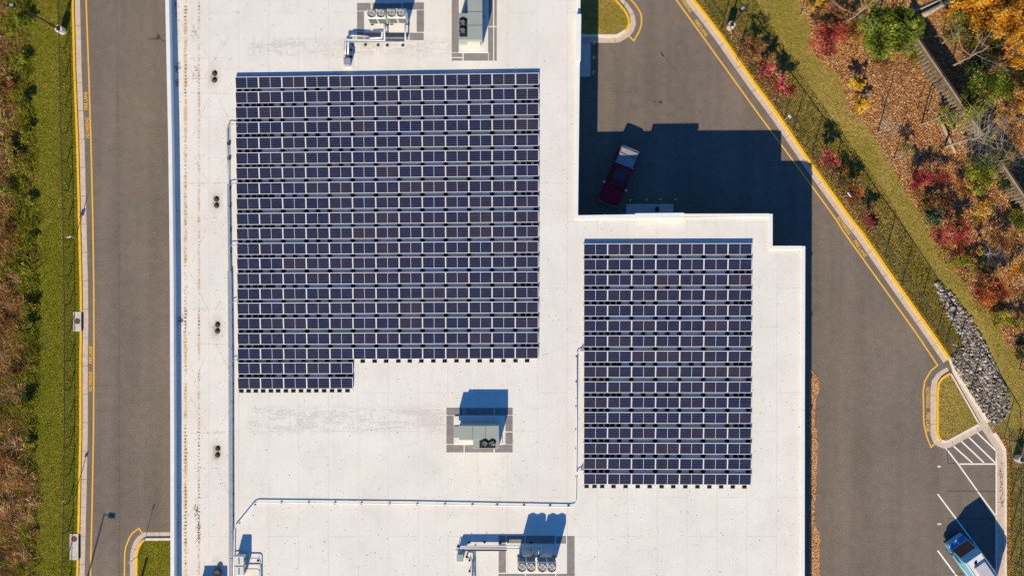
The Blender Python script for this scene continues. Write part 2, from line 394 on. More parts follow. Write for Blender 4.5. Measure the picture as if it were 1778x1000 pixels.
def copy_tree(root, loc, rz, label, group=None, scale=None):
    r = root.copy(); COL.objects.link(r); r.location = loc; r.rotation_euler = (0, 0, rz); r['label'] = label
    if group: r['group'] = group
    if scale: r.scale = scale
    for ch in root.children:
        c = ch.copy(); COL.objects.link(c); c.parent = r
        for g in ch.children:
            d = g.copy(); COL.objects.link(d); d.parent = c
    return r

def np_mesh(name, verts, nper, mat, rnd, parent=None):
    """many separate small polygons (nper corners each) with a per-face random number"""
    verts = np.asarray(verts, dtype=np.float32).reshape(-1, 3); nf = len(verts) // nper
    me = bpy.data.meshes.new(name); me.vertices.add(len(verts)); me.vertices.foreach_set('co', verts.ravel())
    me.loops.add(len(verts)); me.loops.foreach_set('vertex_index', np.arange(len(verts), dtype=np.int32))
    me.polygons.add(nf); me.polygons.foreach_set('loop_start', np.arange(0, nf * nper, nper, dtype=np.int32))
    try: me.polygons.foreach_set('loop_total', np.full(nf, nper, dtype=np.int32))
    except Exception: pass
    at = me.attributes.new('rnd', 'FLOAT', 'FACE'); at.data.foreach_set('value', np.asarray(rnd, dtype=np.float32))
    me.materials.append(mat); me.update(); me.validate()
    return link(name, me, parent)

def inside(poly, x, y):
    x = np.asarray(x); y = np.asarray(y); r = np.zeros(len(x), bool); n = len(poly)
    for i in range(n):
        x1, y1 = poly[i][0], poly[i][1]; x2, y2 = poly[(i + 1) % n][0], poly[(i + 1) % n][1]
        if y1 == y2: continue
        c = ((y1 > y) != (y2 > y)) & (x < (x2 - x1) * (y - y1) / (y2 - y1) + x1)
        r ^= c
    return r
def scatter(poly, density, z=0.0):
    p = np.array([(q[0], q[1]) for q in poly]); lo, hi = p.min(0), p.max(0)
    n = int((hi - lo).prod() * density)
    xy = lo + RNG.random((n, 2)) * (hi - lo); k = inside(p, xy[:, 0], xy[:, 1]); return xy[k]
def blades(xy, z, h, wd, lean=0.5):
    n = len(xy); a = RNG.random(n) * 2 * np.pi; l = RNG.random(n) * lean; b = RNG.random(n) * 2 * np.pi
    H = h * (0.5 + RNG.random(n)); W = wd * (0.6 + 0.8 * RNG.random(n)) / 2
    z = np.broadcast_to(z, (n,))
    v = np.zeros((n, 3, 3))
    v[:, 0] = np.stack([xy[:, 0] + np.cos(a) * W, xy[:, 1] + np.sin(a) * W, z], 1)
    v[:, 1] = np.stack([xy[:, 0] - np.cos(a) * W, xy[:, 1] - np.sin(a) * W, z], 1)
    v[:, 2] = np.stack([xy[:, 0] + np.cos(b) * H * l, xy[:, 1] + np.sin(b) * H * l, z + H], 1)
    return v
def leafquads(c, size, flat=0.0):
    """random oriented quads centred on c"""
    n = len(c); u = RNG.normal(size=(n, 3)); w_ = RNG.normal(size=(n, 3))
    if flat > 0: u[:, 2] *= (1 - flat); w_[:, 2] *= (1 - flat)
    u /= np.linalg.norm(u, axis=1, keepdims=True); w_ -= (w_ * u).sum(1, keepdims=True) * u
    w_ /= np.linalg.norm(w_, axis=1, keepdims=True) + 1e-9
    s = (size * (0.6 + 0.8 * RNG.random(n)))[:, None] / 2
    u = u * s; w_ = w_ * s * 0.7
    v = np.zeros((n, 4, 3)); v[:, 0] = c - u; v[:, 1] = c + w_; v[:, 2] = c + u; v[:, 3] = c - w_
    return v

ORD = ['first', 'second', 'third', 'fourth', 'fifth', 'sixth', 'seventh', 'eighth', 'ninth', 'tenth', 'eleventh', 'twelfth',
       'thirteenth', 'fourteenth', 'fifteenth', 'sixteenth', 'seventeenth', 'eighteenth', 'nineteenth', 'twentieth', 'twenty-first']

# ================================================================== GROUND
s = MB(); s.prism([(-400, -400), (400, -400), (400, 400), (-400, 400)], -0.5, -0.03); struct('ground', s, M['lawn2'])
LW_KERB = [(122, -200), (127, 0), (130, 125), (135, 250), (138, 375), (141, 500), (141.5, 560), (140.5, 625), (140.5, 750), (138, 875), (136.8, 925), (135, 1000), (130, 1200)]
s = MB(); s.prism(GP([(100, -600), (700, -600), (700, 1600), (100, 1600)]), -0.02, 0.0); struct('service_road', s, M['asphalt'])
s = MB(); s.prism(GP([(900, -600), (2100, -600), (2100, 1600), (900, 1600)]), -0.02, 0.0); struct('parking_lot', s, M['asphalt'])

MEAD = [(48, -200), (46, 0), (52, 60), (50, 140), (57, 220), (60, 350), (60, 500), (62, 600), (60, 760), (63, 830), (66, 900), (60, 960), (58, 1040), (55, 1200)]
lawnL = [(-700, -600), (118, -600)] + LW_KERB + [(120, 1600), (-700, 1600)]
s = MB(); s.prism(GP(lawnL), -0.03, 0.10); struct('west_lawn', s, M['lawn'])
s = MB(); s.prism(GP([(-690, -590)] + MEAD + [(40, 1590), (-690, 1590)], 0), 0.09, 0.115); struct('meadow_soil', s, M['soil'])
RK = [(1150, -90), (1203, 0), (1224, 26), (1254, 66), (1310, 146), (1337, 182), (1350, 200), (1408, 285.5), (1476, 380), (1494, 402), (1552, 485.6), (1620, 582), (1648, 623)]
RK2 = [(1648, 623), (1654.5, 640), (1684, 685), (1715, 732), (1726, 750.5), (1735, 764), (1743.5, 779), (1745, 800), (1745, 1000), (1744, 1200)]
lawnR = [(800, -600)] + RK[0:1] + RK[1:] + RK2[1:] + [(1744, 1600), (2900, 1600), (2900, -600)]
s = MB(); s.prism(GP(lawnR), -0.03, 0.10); struct('east_lawn', s, M['lawn2'])
FOR = [(1372, -30), (1405, 40), (1412, 95), (1455, 130), (1475, 190), (1510, 225), (1545, 285), (1570, 330), (1600, 372), (1612, 405), (1640, 448), (1668, 480), (1690, 520), (1722, 545), (1745, 590), (1778, 640), (1850, 720)]
s = MB(); s.prism(GP([(1330, -600), (1340, -100)] + FOR + [(2890, 1200), (2890, -600)]), 0.09, 0.116); struct('forest_floor', s, M['litter'])
DITCH = [(1620, 489), (1629, 488), (1648, 505), (1668, 530), (1690, 560), (1705, 588), (1722, 622), (1740, 660), (1752, 690), (1752, 712), (1742, 728), (1722, 742), (1715, 731), (1700, 706), (1684, 681), (1655, 636), (1650, 620), (1672, 600), (1663, 580), (1648, 552), (1632, 520)]
s = MB(); s.prism(GP(DITCH), 0.09, 0.125); struct('gravel_bed', s, M['gravel'])
IBL = [(237.5, 1200), (237.5, 1000), (238, 962), (240, 953), (243.5, 945), (248, 939), (253, 935.5), (300, 935)]
s = MB(); s.prism(GP(IBL + [(330, 935), (330, 1200)]), -0.01, 0.11); struct('west_island_lawn', s, M['lawn'])
ITR = [(1050, -60), (1068, 0), (1082.6, 17), (1088, 25), (1091, 33), (1092, 42), (1089.5, 49), (1085.4, 54)]
ITR2 = [(1085.4, 54), (1078, 59), (1070, 63), (1008, 63)]
s = MB(); s.prism(GP([(950, -60)] + ITR + ITR2[1:] + [(950, 63)]), -0.01, 0.11); struct('north_island_lawn', s, M['lawn2'])
IR_Y = [(1650, 648), (1642, 652), (1635, 657), (1629.5, 665), (1627.5, 675), (1627, 690), (1627.5, 752), (1630, 760), (1634, 764)]
IR_W = [(1634, 764), (1640, 766), (1646, 765), (1699.5, 736)]
IR_I = [(1699.5, 736), (1650, 648)]
s = MB(); s.prism(GP(IR_Y + IR_W[1:]), -0.01, 0.11); struct('east_island_lawn', s, M['lawn2'])

# gutters, kerbs
def gutter(name, pts, side, w=0.54):
    m = MB(); m.ribbon(GP(pts), w, -0.01, 0.012, 2.6, 0.035, off=side * (w / 2 + 0.09)); return struct(name, m, M['gutter'])
gutter('west_gutter', LW_KERB, 1)
gutter('east_gutter', RK, -1)
gutter('east_gutter', RK2[3:], -1, 0.66)
gutter('west_island_gutter', IBL, 1)
gutter('north_island_gutter', ITR + ITR2[1:], 1)
gutter('east_island_gutter', IR_Y + IR_W[1:], -1)
m = MB(); m.prism(GP([(1652, 644), (1656, 642), (1714, 733), (1728, 762), (1737, 775), (1729, 781), (1704, 744), (1700, 736)]), -0.005, 0.016); struct('concrete_channel', m, M['gutter'])
def kerb(name, pts, mat, w=0.2, h=0.15):
    m = MB(); m.ribbon(GP(pts), w, -0.012, h, 3.0, 0.012); return struct(name, m, mat)
def cutk(y0, y1):
    out = [(x, y) for x, y in LW_KERB if y0 < y < y1]
    def xi(y):
        for (a, b), (c, d) in zip(LW_KERB, LW_KERB[1:]):
            if b <= y <= d: return a + (c - a) * (y - b) / (d - b)
    return [(xi(y0), y0)] + out + [(xi(y1), y1)]
kerb('yellow_kerb', cutk(-199, 541), M['kerby']); kerb('yellow_kerb', cutk(575, 925), M['kerby']); kerb('yellow_kerb', cutk(971, 1199), M['kerby'])
kerb('yellow_kerb', RK, M['kerby'], 0.24)
kerb('bare_kerb', RK2[0:4], M['kerbw']); kerb('bare_kerb', RK2[4:], M['kerbw'], 0.22)
kerb('yellow_kerb', IBL[:7], M['kerby']); kerb('bare_kerb', IBL[6:], M['kerbw'])
kerb('yellow_kerb', ITR, M['kerby']); kerb('bare_kerb', ITR2, M['kerbw'], 0.24)
kerb('yellow_kerb', IR_Y, M['kerby']); kerb('bare_kerb', IR_W, M['kerbw']); kerb('bare_kerb', IR_I, M['kerbw'], 0.13)

# painted lines
def line(name, pts, mat, w=0.12, z=0.004):
    m = MB(); m.ribbon(GP(pts), w, z - 0.002, z, None); return struct(name, m, mat)
line('yellow_line', [(147, -200), (149.5, 0), (154, 125), (158, 250), (161, 375), (162.8, 500), (163, 625), (162.3, 750), (160, 875), (157, 1000), (151, 1200)], M['liney'], 0.13)
line('yellow_line', [(1106, -80), (1174, 0), (1318, 200), (1408, 321), (1451, 380), (1463, 400), (1592, 580), (1628, 634), (1616, 644), (1606, 661), (1603, 679), (1604, 734), (1609, 757), (1616.5, 776), (1624, 769.5)], M['liney'], 0.13)
line('yellow_line', [(216, 1200), (216, 1000), (216.5, 962), (218, 950), (221, 942), (225, 932), (230, 925), (241, 916.5), (247, 925)], M['liney'], 0.12)
line('yellow_line', [(1050, -60), (1095, 0), (1102, 7), (1107.8, 15.4), (1113, 25), (1114, 35), (1113.5, 44), (1110, 55), (1100.5, 71.5), (1092.6, 63.5)], M['liney'], 0.13)
for k, pts in enumerate([[(1641, 776), (1663.6, 805), (1700, 856), (1729.6, 896)], [(1655.5, 774), (1688, 803)], [(1669, 765.5), (1708.7, 803)],
            [(1682, 758.5), (1728, 803)], [(1696, 750), (1729, 782)], [(1665.5, 805.2), (1729, 805.2)], [(1730, 782), (1730, 1190)],
            [(1628, 857), (1696.6, 949), (1729, 993)], [(1628, 955), (1662, 1001), (1728, 1090)]]):
    line('white_line', pts, M['linew'], 0.13, 0.004 + 0.004 * (k % 2))
line('crack_seal', [(1645, 778), (1645.5, 804), (1662, 804.5)], M['crack'], 0.055)
line('crack_seal', [(1645, 852), (1690, 852), (1728, 853)], M['crack'], 0.06)
line('crack_seal', [(1645, 900), (1728, 900)], M['crack'], 0.06)
line('crack_seal', [(1645, 995.5), (1728, 996)], M['crack'], 0.06)
line('crack_seal', [(1146, 90), (1154, 98), (1165, 113), (1174, 123), (1181, 135)], M['crack'], 0.035)
m = MB(); m.prism(GP([(1146, 89), (1150, 93), (1155, 99), (1151, 99), (1148, 96)]), 0.001, 0.003)
for (x, y, r) in ((1137, 177, 1.8), (1141, 178.5, 1), (1147, 177.5, 3), (1133, 177, .7), (1215, 194, 1.4), (1217.5, 197, 1), (1212, 190, .7)):
    q = G(x, y); m.disc(q, r / 18.9, 0.003, 10)
struct('oil_stain', m, M['crack'])
line('crack_seal', [(201, -60), (203, 120), (206, 300), (207, 560), (207, 900), (206, 1060)], M['joint'], 0.04)
m = MB()
for pts in ([(258, 70), (266, 66), (272, 69), (276, 63), (281, 70), (288, 74)], [(272, 69), (274, 60)], [(270, 70), (262, 68)], [(278, 66), (283, 72)]):
    m.ribbon(GP(pts), 0.06, 0.001, 0.0035)
m.prism(GP([(270, 68), (275, 59), (279, 66), (274, 71)]), 0.001, 0.004)
struct('crack_seal', m, M['crack'])

def text(body, px, py, size_px, len_px, ang, mat, name, z=0.006, kind='structure', parent=None, bold=0.02):
    cu = bpy.data.curves.new('lettering', 'FONT'); cu.body = body; cu.size = 1.0; cu.align_x = 'CENTER'; cu.align_y = 'CENTER'
    cu.offset = bold; cu.resolution_u = 3
    to = bpy.data.objects.new('lettering_tmp', cu); COL.objects.link(to); bpy.context.view_layer.update()
    me = bpy.data.meshes.new_from_object(to.evaluated_get(bpy.context.evaluated_depsgraph_get()))
    bpy.data.objects.remove(to); bpy.data.curves.remove(cu)
    co = np.zeros(len(me.vertices) * 3, np.float32); me.vertices.foreach_get('co', co); co = co.reshape(-1, 3)
    lo, hi = co.min(0), co.max(0); c = (lo + hi) / 2; co -= c
    co[:, 0] *= (len_px / 18.9) / (hi[0] - lo[0]); co[:, 1] *= (size_px / 18.9) / (hi[1] - lo[1]); co[:, 2] = 0
    me.vertices.foreach_set('co', co.ravel()); me.materials.clear(); me.materials.append(mat); me.update()
    o = link(name, me, parent); q = G(px, py); o.location = (q.x, q.y, z); o.rotation_euler = (0, 0, rad(ang))
    if kind: tag(o, kind=kind)
    return o
for (a, b, px, py, ang) in (('NO PARKING', 35, 151.5, 222, 91), ('FIRE LANE', 31, 149, 175.5, 92), ('NO PARKING', 34, 157, 662, 89.5), ('FIRE LANE', 30, 157.3, 616, 90),
        ('NO PARKING', 37, 1189, 6, -55), ('FIRE LANE', 33, 1217.5, 49.5, -54), ('NO PARKING', 36, 1465.5, 392, -55), ('FIRE LANE', 34, 1493.5, 431.5, -55),
        ('NO PARKING', 36, 1611, 690, -90), ('FIRE LANE', 33, 1611.5, 732.5, -90)):
    text(a, px, py, 6.0, b, ang, M['liney'], 'fire_lane_lettering', bold=0.015)
text('6', 1631, 809.7, 6.4, 3.9, -90, M['linew'], 'bay_number', bold=0.03)
text('5', 1631, 909.2, 6.4, 3.9, -90, M['linew'], 'bay_number', bold=0.03)

# storm drain slabs beside the west road
def inlet(px0, py0, px1, py1, mx, my, label):
    t = thing('storm_drain_inlet', label, 'storm drain', G((px0 + px1) / 2, (py0 + py1) / 2, 0.0), 0, 'storm drain inlets on the west kerb')
    o = t.location; a, c = G(px0, py1) - o, G(px1, py0) - o
    m = MB(); m.bbox(a.x, c.x - 0.1, a.y, c.y, -0.02, 0.165, 0.02); m.build('slab', M['concrete'], t)
    m = MB(); m.box(c.x - 0.1, c.x + 0.03, a.y + 0.15, c.y - 0.15, -0.01, 0.13); m.build('throat', M['rubber'], t)
    q = G(mx, my) - o; m = MB(); m.cyl(q, 0.27, 0.16, 0.178, 24); m.cyl(q, 0.20, 0.178, 0.184, 20)
    for k in range(6): m.box(q.x - 0.15, q.x + 0.15, q.y - 0.13 + k * 0.05, q.y - 0.115 + k * 0.05, 0.183, 0.188)
    m.build('manhole_cover', M['rust'], t)
inlet(128, 541, 144, 575, 135.5, 557.5, 'pale concrete drain slab with rusty round cover, the upper of two on the west kerb')
inlet(121.8, 925.5, 139, 971, 130, 934.5, 'longer pale drain slab with rusty cover crossed by a thin shadow, near the bottom left')

# ================================================================== BUILDING
W_OUT = [(285, -200), (287.5, 0), (290, 120), (292.7, 250), (294.3, 375), (295.5, 500), (296.3, 750), (296.6, 1000), (296.6, 1200)]
# west line is read at coping height 6.85, the others at 6.05
west = [G(x, y, 6.85) for x, y in W_OUT]
EAST = [(1397, 1200), (1396.6, 1000), (1396.8, 700), (1397.6, 427.5), (1341, 427.5), (1341, 371.5), (1003, 374.5), (1004.5, 235), (1006.5, 60), (1007.3, 0), (1009, -200)]
east = [G(x, y, 6.05) for x, y in EAST]
outline = [(p.x, p.y) for p in west] + [(p.x, p.y) for p in east]
bld = thing('warehouse_building', 'large flat white roofed warehouse with a stepped north east corner, filling the middle', 'building', G(850, 500))
def off_poly(pts, d):
    n = len(pts); a = sum(pts[i][0] * pts[(i + 1) % n][1] - pts[(i + 1) % n][0] * pts[i][1] for i in range(n)); sg = 1 if a > 0 else -1
    out = []
    for i in range(n):
        p0, p, p1 = Vector(pts[i - 1]), Vector(pts[i]), Vector(pts[(i + 1) % n])
        d1 = (p - p0).normalized(); d2 = (p1 - p).normalized()
        n1 = Vector((-d1.y, d1.x)) * sg; n2 = Vector((-d2.y, d2.x)) * sg
        b = (n1 + n2); b = b / max(0.4, b.dot(n1)); out.append((p.x + b.x * d, p.y + b.y * d))
    return out
bl = bld.location
def loc(p): return (p[0] - bl.x, p[1] - bl.y)
wallp = [loc(p) for p in off_poly(outline, 0.03)]
innp = [loc(p) for p in off_poly(outline, 0.22)]
m = MB(); n_ = len(wallp)
m.add([(x, y, 0.0) for x, y in wallp] + [(x, y, 5.70) for x, y in wallp], [(i, (i + 1) % n_, n_ + (i + 1) % n_, n_ + i) for i in range(n_)])
m.build('wall', M['wall'], bld)
m = MB(); m.prism(innp, 5.6, DECK); dk = m.build('roof', M['roof'], bld)
# parapets, one per side run
def parapet(pts, h, w=0.22, name='parapet', closed=False, inset=0.11):
    m = MB(); m.ribbon([loc(p) for p in pts], w, 5.55, h - 0.03, None, off=inset)
    m.build(name, M['roof'], bld)
    m2 = MB(); m2.ribbon([loc(p) for p in pts], w + 0.06, h - 0.03, h, 3.05, 0.008, off=inset); m2.build('coping', M['coping'], bld)
parapet(west, 6.85, 0.26, inset=0.13)
e = list(east)
parapet(e[0:4], 6.05, inset=0.11); parapet([e[3] - Vector((0.26, 0, 0)), e[4] + Vector((-0.2, 0, 0))], 6.04, inset=0.11)
parapet([e[4] - Vector((0, 0.25, 0)), e[5]], 6.045, inset=0.11)
pr = [G(1185, 371.9, 6.05), G(1103, 372.9, 6.05)]
parapet([e[5] - Vector((0.26, 0, 0)), pr[0]], 6.05, inset=0.11)
parapet([G(1188, 370.2, 6.5) + Vector((0, 0.0, 0)), G(1103, 371.2, 6.5)], 6.5, 0.3, 'raised_parapet', inset=0.15)
parapet([pr[1], e[6]], 6.05, inset=0.11)
parapet([e[6] + Vector((0.0, -0.24, 0)), G(1006.1, 106, 6.05)], 6.04, inset=0.11)
parapet([G(1007.6, 106, 6.5), G(1008.6, 25, 6.5)], 6.5, 0.34, 'raised_parapet', inset=0.17)
parapet([G(1007.0, 25, 6.05), e[9], e[10]], 6.05, inset=0.11)
# inner cant strip of the roofing, lit along the north parapet
# doors, canopies and wall lights on the walls
def wallbox(name, mat, x0, x1, y0, y1, z0, z1):
    m = MB(); m.box(x0 - bl.x, x1 - bl.x, y0 - bl.y, y1 - bl.y, z0, z1); return m.build(name, mat, bld)
nw = east[5].y
wy = nw - 0.03
for (pa, pb) in ((1105, 1150),):
    d = wallbox('loading_door', M['doorm'], G(pa, 0, 2).x, G(pb, 0, 2).x, wy - 0.1, wy + 0.04, 0.05, 3.4)
    m = MB()
    for k in range(8): m.box(G(pa, 0, 2).x - bl.x, G(pb, 0, 2).x - bl.x, wy + 0.04 - bl.y, wy + 0.06 - bl.y, 0.1 + k * 0.41, 0.13 + k * 0.41)
    m.build('door_rib', M['galv'], d)
wallbox('door', M['doorm'], G(1160, 0, 2).x, G(1174, 0, 2).x, wy - 0.1, wy + 0.035, 0.05, 2.2)
ex = east[8].x - 0.03
wallbox('loading_door', M['doorm'], ex - 0.1, ex + 0.04, G(0, 128, 2).y, G(0, 84, 2).y, 0.05, 3.2)
rx = east[1].x - 0.05
for yy in (305, 447, 585, 690, 794, 848, 900, 1006):
    wallbox('wall_light', M['bronze'], rx, rx + 0.24, G(0, yy).y - 0.12, G(0, yy).y + 0.12, 5.55, 5.82) if yy > 440 else None
for k in range(9):
    y = G(0, 470 + k * 60).y; wallbox('window', M['glass'], rx - 0.05, rx + 0.03, y - 0.9, y + 0.9, 1.0, 2.6)
for xx in (1046, 1220, 1300):
    wallbox('downspout', M['galv'], G(xx, 0, 3).x, G(xx, 0, 3).x + 0.12, wy, wy + 0.12, 0.05, 5.5)

# loading pads and bollards
m = MB(); m.prism(GP([(1000, 76), (1025.5, 76), (1025.5, 133.5), (1000, 134)]), -0.01, 0.03); struct('concrete_apron', m, M['concrete'])
m = MB(); m.prism(GP([(1087, 354.5), (1169, 354.5), (1169, 385), (1087, 385)]), -0.01, 0.03); struct('concrete_apron', m, M['concrete'])
m = MB(); q = G(1140.5, 364); m.bbox(q.x - 0.13, q.x + 0.13, q.y - 0.22, q.y + 0.22, 0.03, 0.5, 0.03)
tag(m.build('bin', M['rubber']), 'small dark bin standing on the concrete apron below the raised parapet', 'bin')
def bollard(label, px, py, proto=[None]):
    b = G(px, py, 1.05); q = Vector((b.x, b.y, 0))
    if proto[0] is None:
        t = thing('bollard', label, 'bollard', q, 0, 'yellow bollards guarding the loading aprons')
        m = MB(); m.cyl((0, 0), 0.09, 0, 1.0, 16)
        for i in range(3): m.cyl((0, 0), 0.09 * math.cos(i * 0.5), 1.0 + 0.09 * math.sin(i * 0.5), 1.0 + 0.09 * math.sin((i + 1) * 0.5), 16, 0, 0.09 * math.cos((i + 1) * 0.5))
        m.build('post', M['bolly'], t); m = MB(); m.cyl((0, 0), 0.12, 0.0, 0.03, 16); m.build('footing', M['rust'], t); proto[0] = t; return
    copy_tree(proto[0], q, 0, label)
for k, (x, y) in enumerate(((1032, 73.5), (1031.3, 99), (1030.8, 125))):
    bollard('yellow bollard in the west wall shadow, %s of three beside the upper apron' % ['northernmost', 'middle', 'southernmost'][k], x, y)
for k, (x, y) in enumerate(((1094.8, 347.5), (1122.8, 347), (1147, 346.3), (1173, 346.3))):
    bollard('yellow bollard, %s from the left of four in shade by the lower apron' % ORD[k], x, y)

# ================================================================== SOLAR ARRAYS
TILT = rad(10.0)
def lerp(a, b, t): return a + (b - a) * t
ROWS_L = [134.2, 159.8, 186.2, 212.5, 239.2, 265.5, 291.2, 317.7, 344.2, 370.5, 396.2, 422.5, 448.2, 474.5, 500.7, 526, 552.2, 578.5, 604.5, 629.7, 655.7]
rows = []   # array, row, left px, right px, count
for i, y in enumerate(ROWS_L):
    t = i / 18.0
    xl = 407.8 + min(1, i / 19) * 4.2; xr = 935.6 - 0.8 * t; yr = y - lerp(7.2, 1.6, t); n = 13
    if i >= 19: xr = 612.6; n = 5; yr = y - 0.6
    rows.append(('large', i, (xl, y), (xr, yr), n))
for i in range(16):
    y = 423.2 + 26.55 * i; t = i / 15.0
    rows.append(('small', i, (1013.2, y), (1306.2 - 1.2 * t, y - lerp(0.8, -0.9, t)), 7))
MW, MD = 1.97, 1.0
# prototype module: origin at the middle of its low (south) edge
def mod_xf(v):   # local (x, along slope, normal) -> tilted
    x, s_, n_ = v; return (x, s_ * math.cos(TILT) - n_ * math.sin(TILT), 0.14 + s_ * math.sin(TILT) + n_ * math.cos(TILT))
pm = thing('solar_panel', 'x', 'solar panel', (0, 0, 0), 0, 'solar panels of the two rooftop arrays')
mc = MB(); mc.box(-0.98, 0.98, -0.48, 0.48, -0.004, 0.0)
cells = mc.build('glass_sheet', M['cells'], pm); cells.location = mod_xf((0, MD / 2, 0.022)); cells.rotation_euler = (TILT, 0, 0)
mf = MB(); h = MD / 2
mf.box(-MW / 2, MW / 2, -h, -h + 0.034, -0.03, 0.03); mf.box(-MW / 2, MW / 2, h - 0.036, h, -0.03, 0.03)
mf.box(-MW / 2, -MW / 2 + 0.036, -h + 0.034, h - 0.045, -0.03, 0.03); mf.box(MW / 2 - 0.036, MW / 2, -h + 0.034, h - 0.045, -0.03, 0.03)
mf.box(-0.011, 0.011, -h + 0.034, h - 0.045, -0.01, 0.0235)
fr = mf.build('frame', M['alu'], pm); fr.location = mod_xf((0, MD / 2, 0)); fr.rotation_euler = (TILT, 0, 0)
first = True; stuff_v = None
stuff_cells, stuff_frames = [], []
def row_geo(r):
    a, i, l, rr, n = r
    zt = DECK + 0.14 + math.sin(TILT)      # north (high) edge is what the pixel rows were read at
    A = G(l[0], l[1], zt); B = G(rr[0], rr[1], zt); d = (B - A); d.z = 0
    return A, B, d.length / n, math.atan2(d.y, d.x), d.normalized()
NUMW = ['one']
for r in rows:
    a, i, l, rr, n = r; A, B, step, ang, d = row_geo(r)
    back = Vector((-d.y, d.x, 0))
    for k in range(n):
        c = A + d * step * (k + 0.5) - back * MD * math.cos(TILT); c.z = DECK
        sc = (step - 0.018) / MW
        if a == 'large' and i >= 14:
            stuff_cells.append((c, ang, sc)); continue
        side = 'the left' if k <= n // 2 else 'the right'; kk = k if k <= n // 2 else n - 1 - k
        if a == 'small' and n == 7 and k == 3: side = 'either end'
        pos = ORD[kk] + ' from ' + side
        lab = 'solar panel, %s in the %s row of the %s array' % (pos, ORD[i], 'larger left' if a == 'large' else 'smaller right')
        if first: pm.location = c; pm.rotation_euler = (0, 0, ang); pm.scale = (sc, 1, 1); pm['label'] = lab; first = False
        else: copy_tree(pm, c, ang, lab, None, (sc, 1, 1))
# the rest of the left array (beyond 300 panels) as one object
mm = MB()
for (c, ang, sc) in stuff_cells:
    R = Matrix.Translation(c) @ Matrix.Rotation(ang, 4, 'Z') @ Matrix.Diagonal((sc, 1, 1, 1))
    Rf = R @ Matrix.Translation(fr.location) @ Matrix.Rotation(TILT, 4, 'X'); Rc = R @ Matrix.Translation(cells.location) @ Matrix.Rotation(TILT, 4, 'X')
    mm.add([Rf @ Vector(v) for v in mf.v], mf.f, 0); mm.add([Rc @ Vector(v) for v in mc.v], mc.f, 1)
me = mm.mesh('solar_panel_rows', [M['alu'], None])
# cell material needs panel-local coordinates: give it a UV map in metres
uv = me.uv_layers.new(name='panel')
def cells_uv():
    m = M['cells'].copy(); m.name = 'photovoltaic_glass_rows'; n = m.node_tree
    u = n.nodes.new('ShaderNodeUVMap'); u.uv_map = 'panel'
    tc = [q for q in n.nodes if q.type == 'TEX_COORD'][0]
    for l in list(n.links):
        if l.from_node == tc: n.links.new(u.outputs[0], l.to_socket)
    at = n.nodes.new('ShaderNodeAttribute'); at.attribute_name = 'rnd'
    oi = [q for q in n.nodes if q.type == 'OBJECT_INFO'][0]
    for l in list(n.links):
        if l.from_node == oi: n.links.new(at.outputs['Fac'], l.to_socket)
    return m
me.materials[1] = cells_uv()
nvf = len(mf.v) + len(mc.v); nv = len(me.vertices)
base_xy = np.array([(0, 0)] * len(mf.v) + [(v[0], v[1]) for v in mc.v], np.float32)
allxy = np.tile(base_xy, (len(stuff_cells), 1))
li = np.zeros(len(me.loops), np.int32); me.loops.foreach_get('vertex_index', li); uv.data.foreach_set('uv', allxy[li].ravel())
rv = RNG.random(len(stuff_cells)); at = me.attributes.new('rnd', 'FLOAT', 'POINT'); at.data.foreach_set('value', np.repeat(rv, nvf).astype(np.float32))
tag(link('solar_panel_rows', me), 'seven lowest rows of dark solar panels in the larger left array', 'solar panels', None, 'stuff')

# racking: one rack per row, a rail under each edge and ballast blocks on trays
mt = MB(); mt.box(-0.2, 0.2, -0.23, 0.16, 0.0, 0.02, 0); mt.box(-0.2, 0.2, -0.25, -0.22, 0.0, 0.05, 0)
mt.box(-0.17, 0.17, -0.19, 0.12, 0.021, 0.12, 1)
TRAY = mt.mesh('ballast_tray', [M['galv'], M['rubber']])
NIDX = {}
for r in rows:
    a, i, l, rr, n = r; A, B, step, ang, d = row_geo(r); back = Vector((-d.y, d.x, 0))
    last = (a == 'large' and i in (18, 20)) or (a == 'small' and i == 15)
    base = A - back * MD * math.cos(TILT); base.z = DECK
    nm = 'larger left' if a == 'large' else 'smaller right'
    t = thing('panel_rack', 'galvanised ballasted rack under the %s row of panels in the %s array' % (ORD[i], nm), 'solar rack', base, ang, 'ballasted racks under the solar panels')
    ln = step * n; m = MB()
    for k in range(n + 1):
        x = min(max(k * step, 0.03), ln - 0.03)
        m.box(x - 0.02, x + 0.02, -0.15, 1.02, 0.001, 0.04)
        m.add([(x - 0.02, 0.95, 0.05), (x + 0.02, 0.95, 0.05), (x + 0.02, 1.0, 0.30), (x - 0.02, 1.0, 0.30)], [(0, 1, 2, 3)])
    m.box(0, ln, 0.46, 0.5, 0.0, 0.06)
    m.build('rail', M['galv'], t)
    dense = (i % 2 == 1)
    xs = []
    for k in range(n + 1): xs.append(min(max(k * step, 0.28), ln - 0.26))
    if last:
        xs = []
        k = 0.28
        while k < ln - 0.2:
            xs.append(k); k += (0.66 if (a == 'large' and i == 20) else (1.02 if k > 1.4 else 0.68)) + random.uniform(-0.04, 0.04)
    else:
        xs += [0.95, 1.55] if n > 5 or dense else [0.9]
        if dense: xs += [2.6 + random.uniform(-.1, .1), 3.1, step * 2.5, ln - 0.85, ln - 1.35]
        if random.random() < 0.6: xs += [step * random.choice([3.5, 4.5, 1.5])]
    for x in xs:
        b = link('ballast_tray', TRAY, t); b.location = (x, -0.10 if last else -0.12, 0.0)

# ================================================================== ROOF SERVICES
def local(t, x, y, z=DECK): 
    q = G(x, y, z); return Vector((q.x - t.location.x, q.y - t.location.y, q.z - t.location.z))
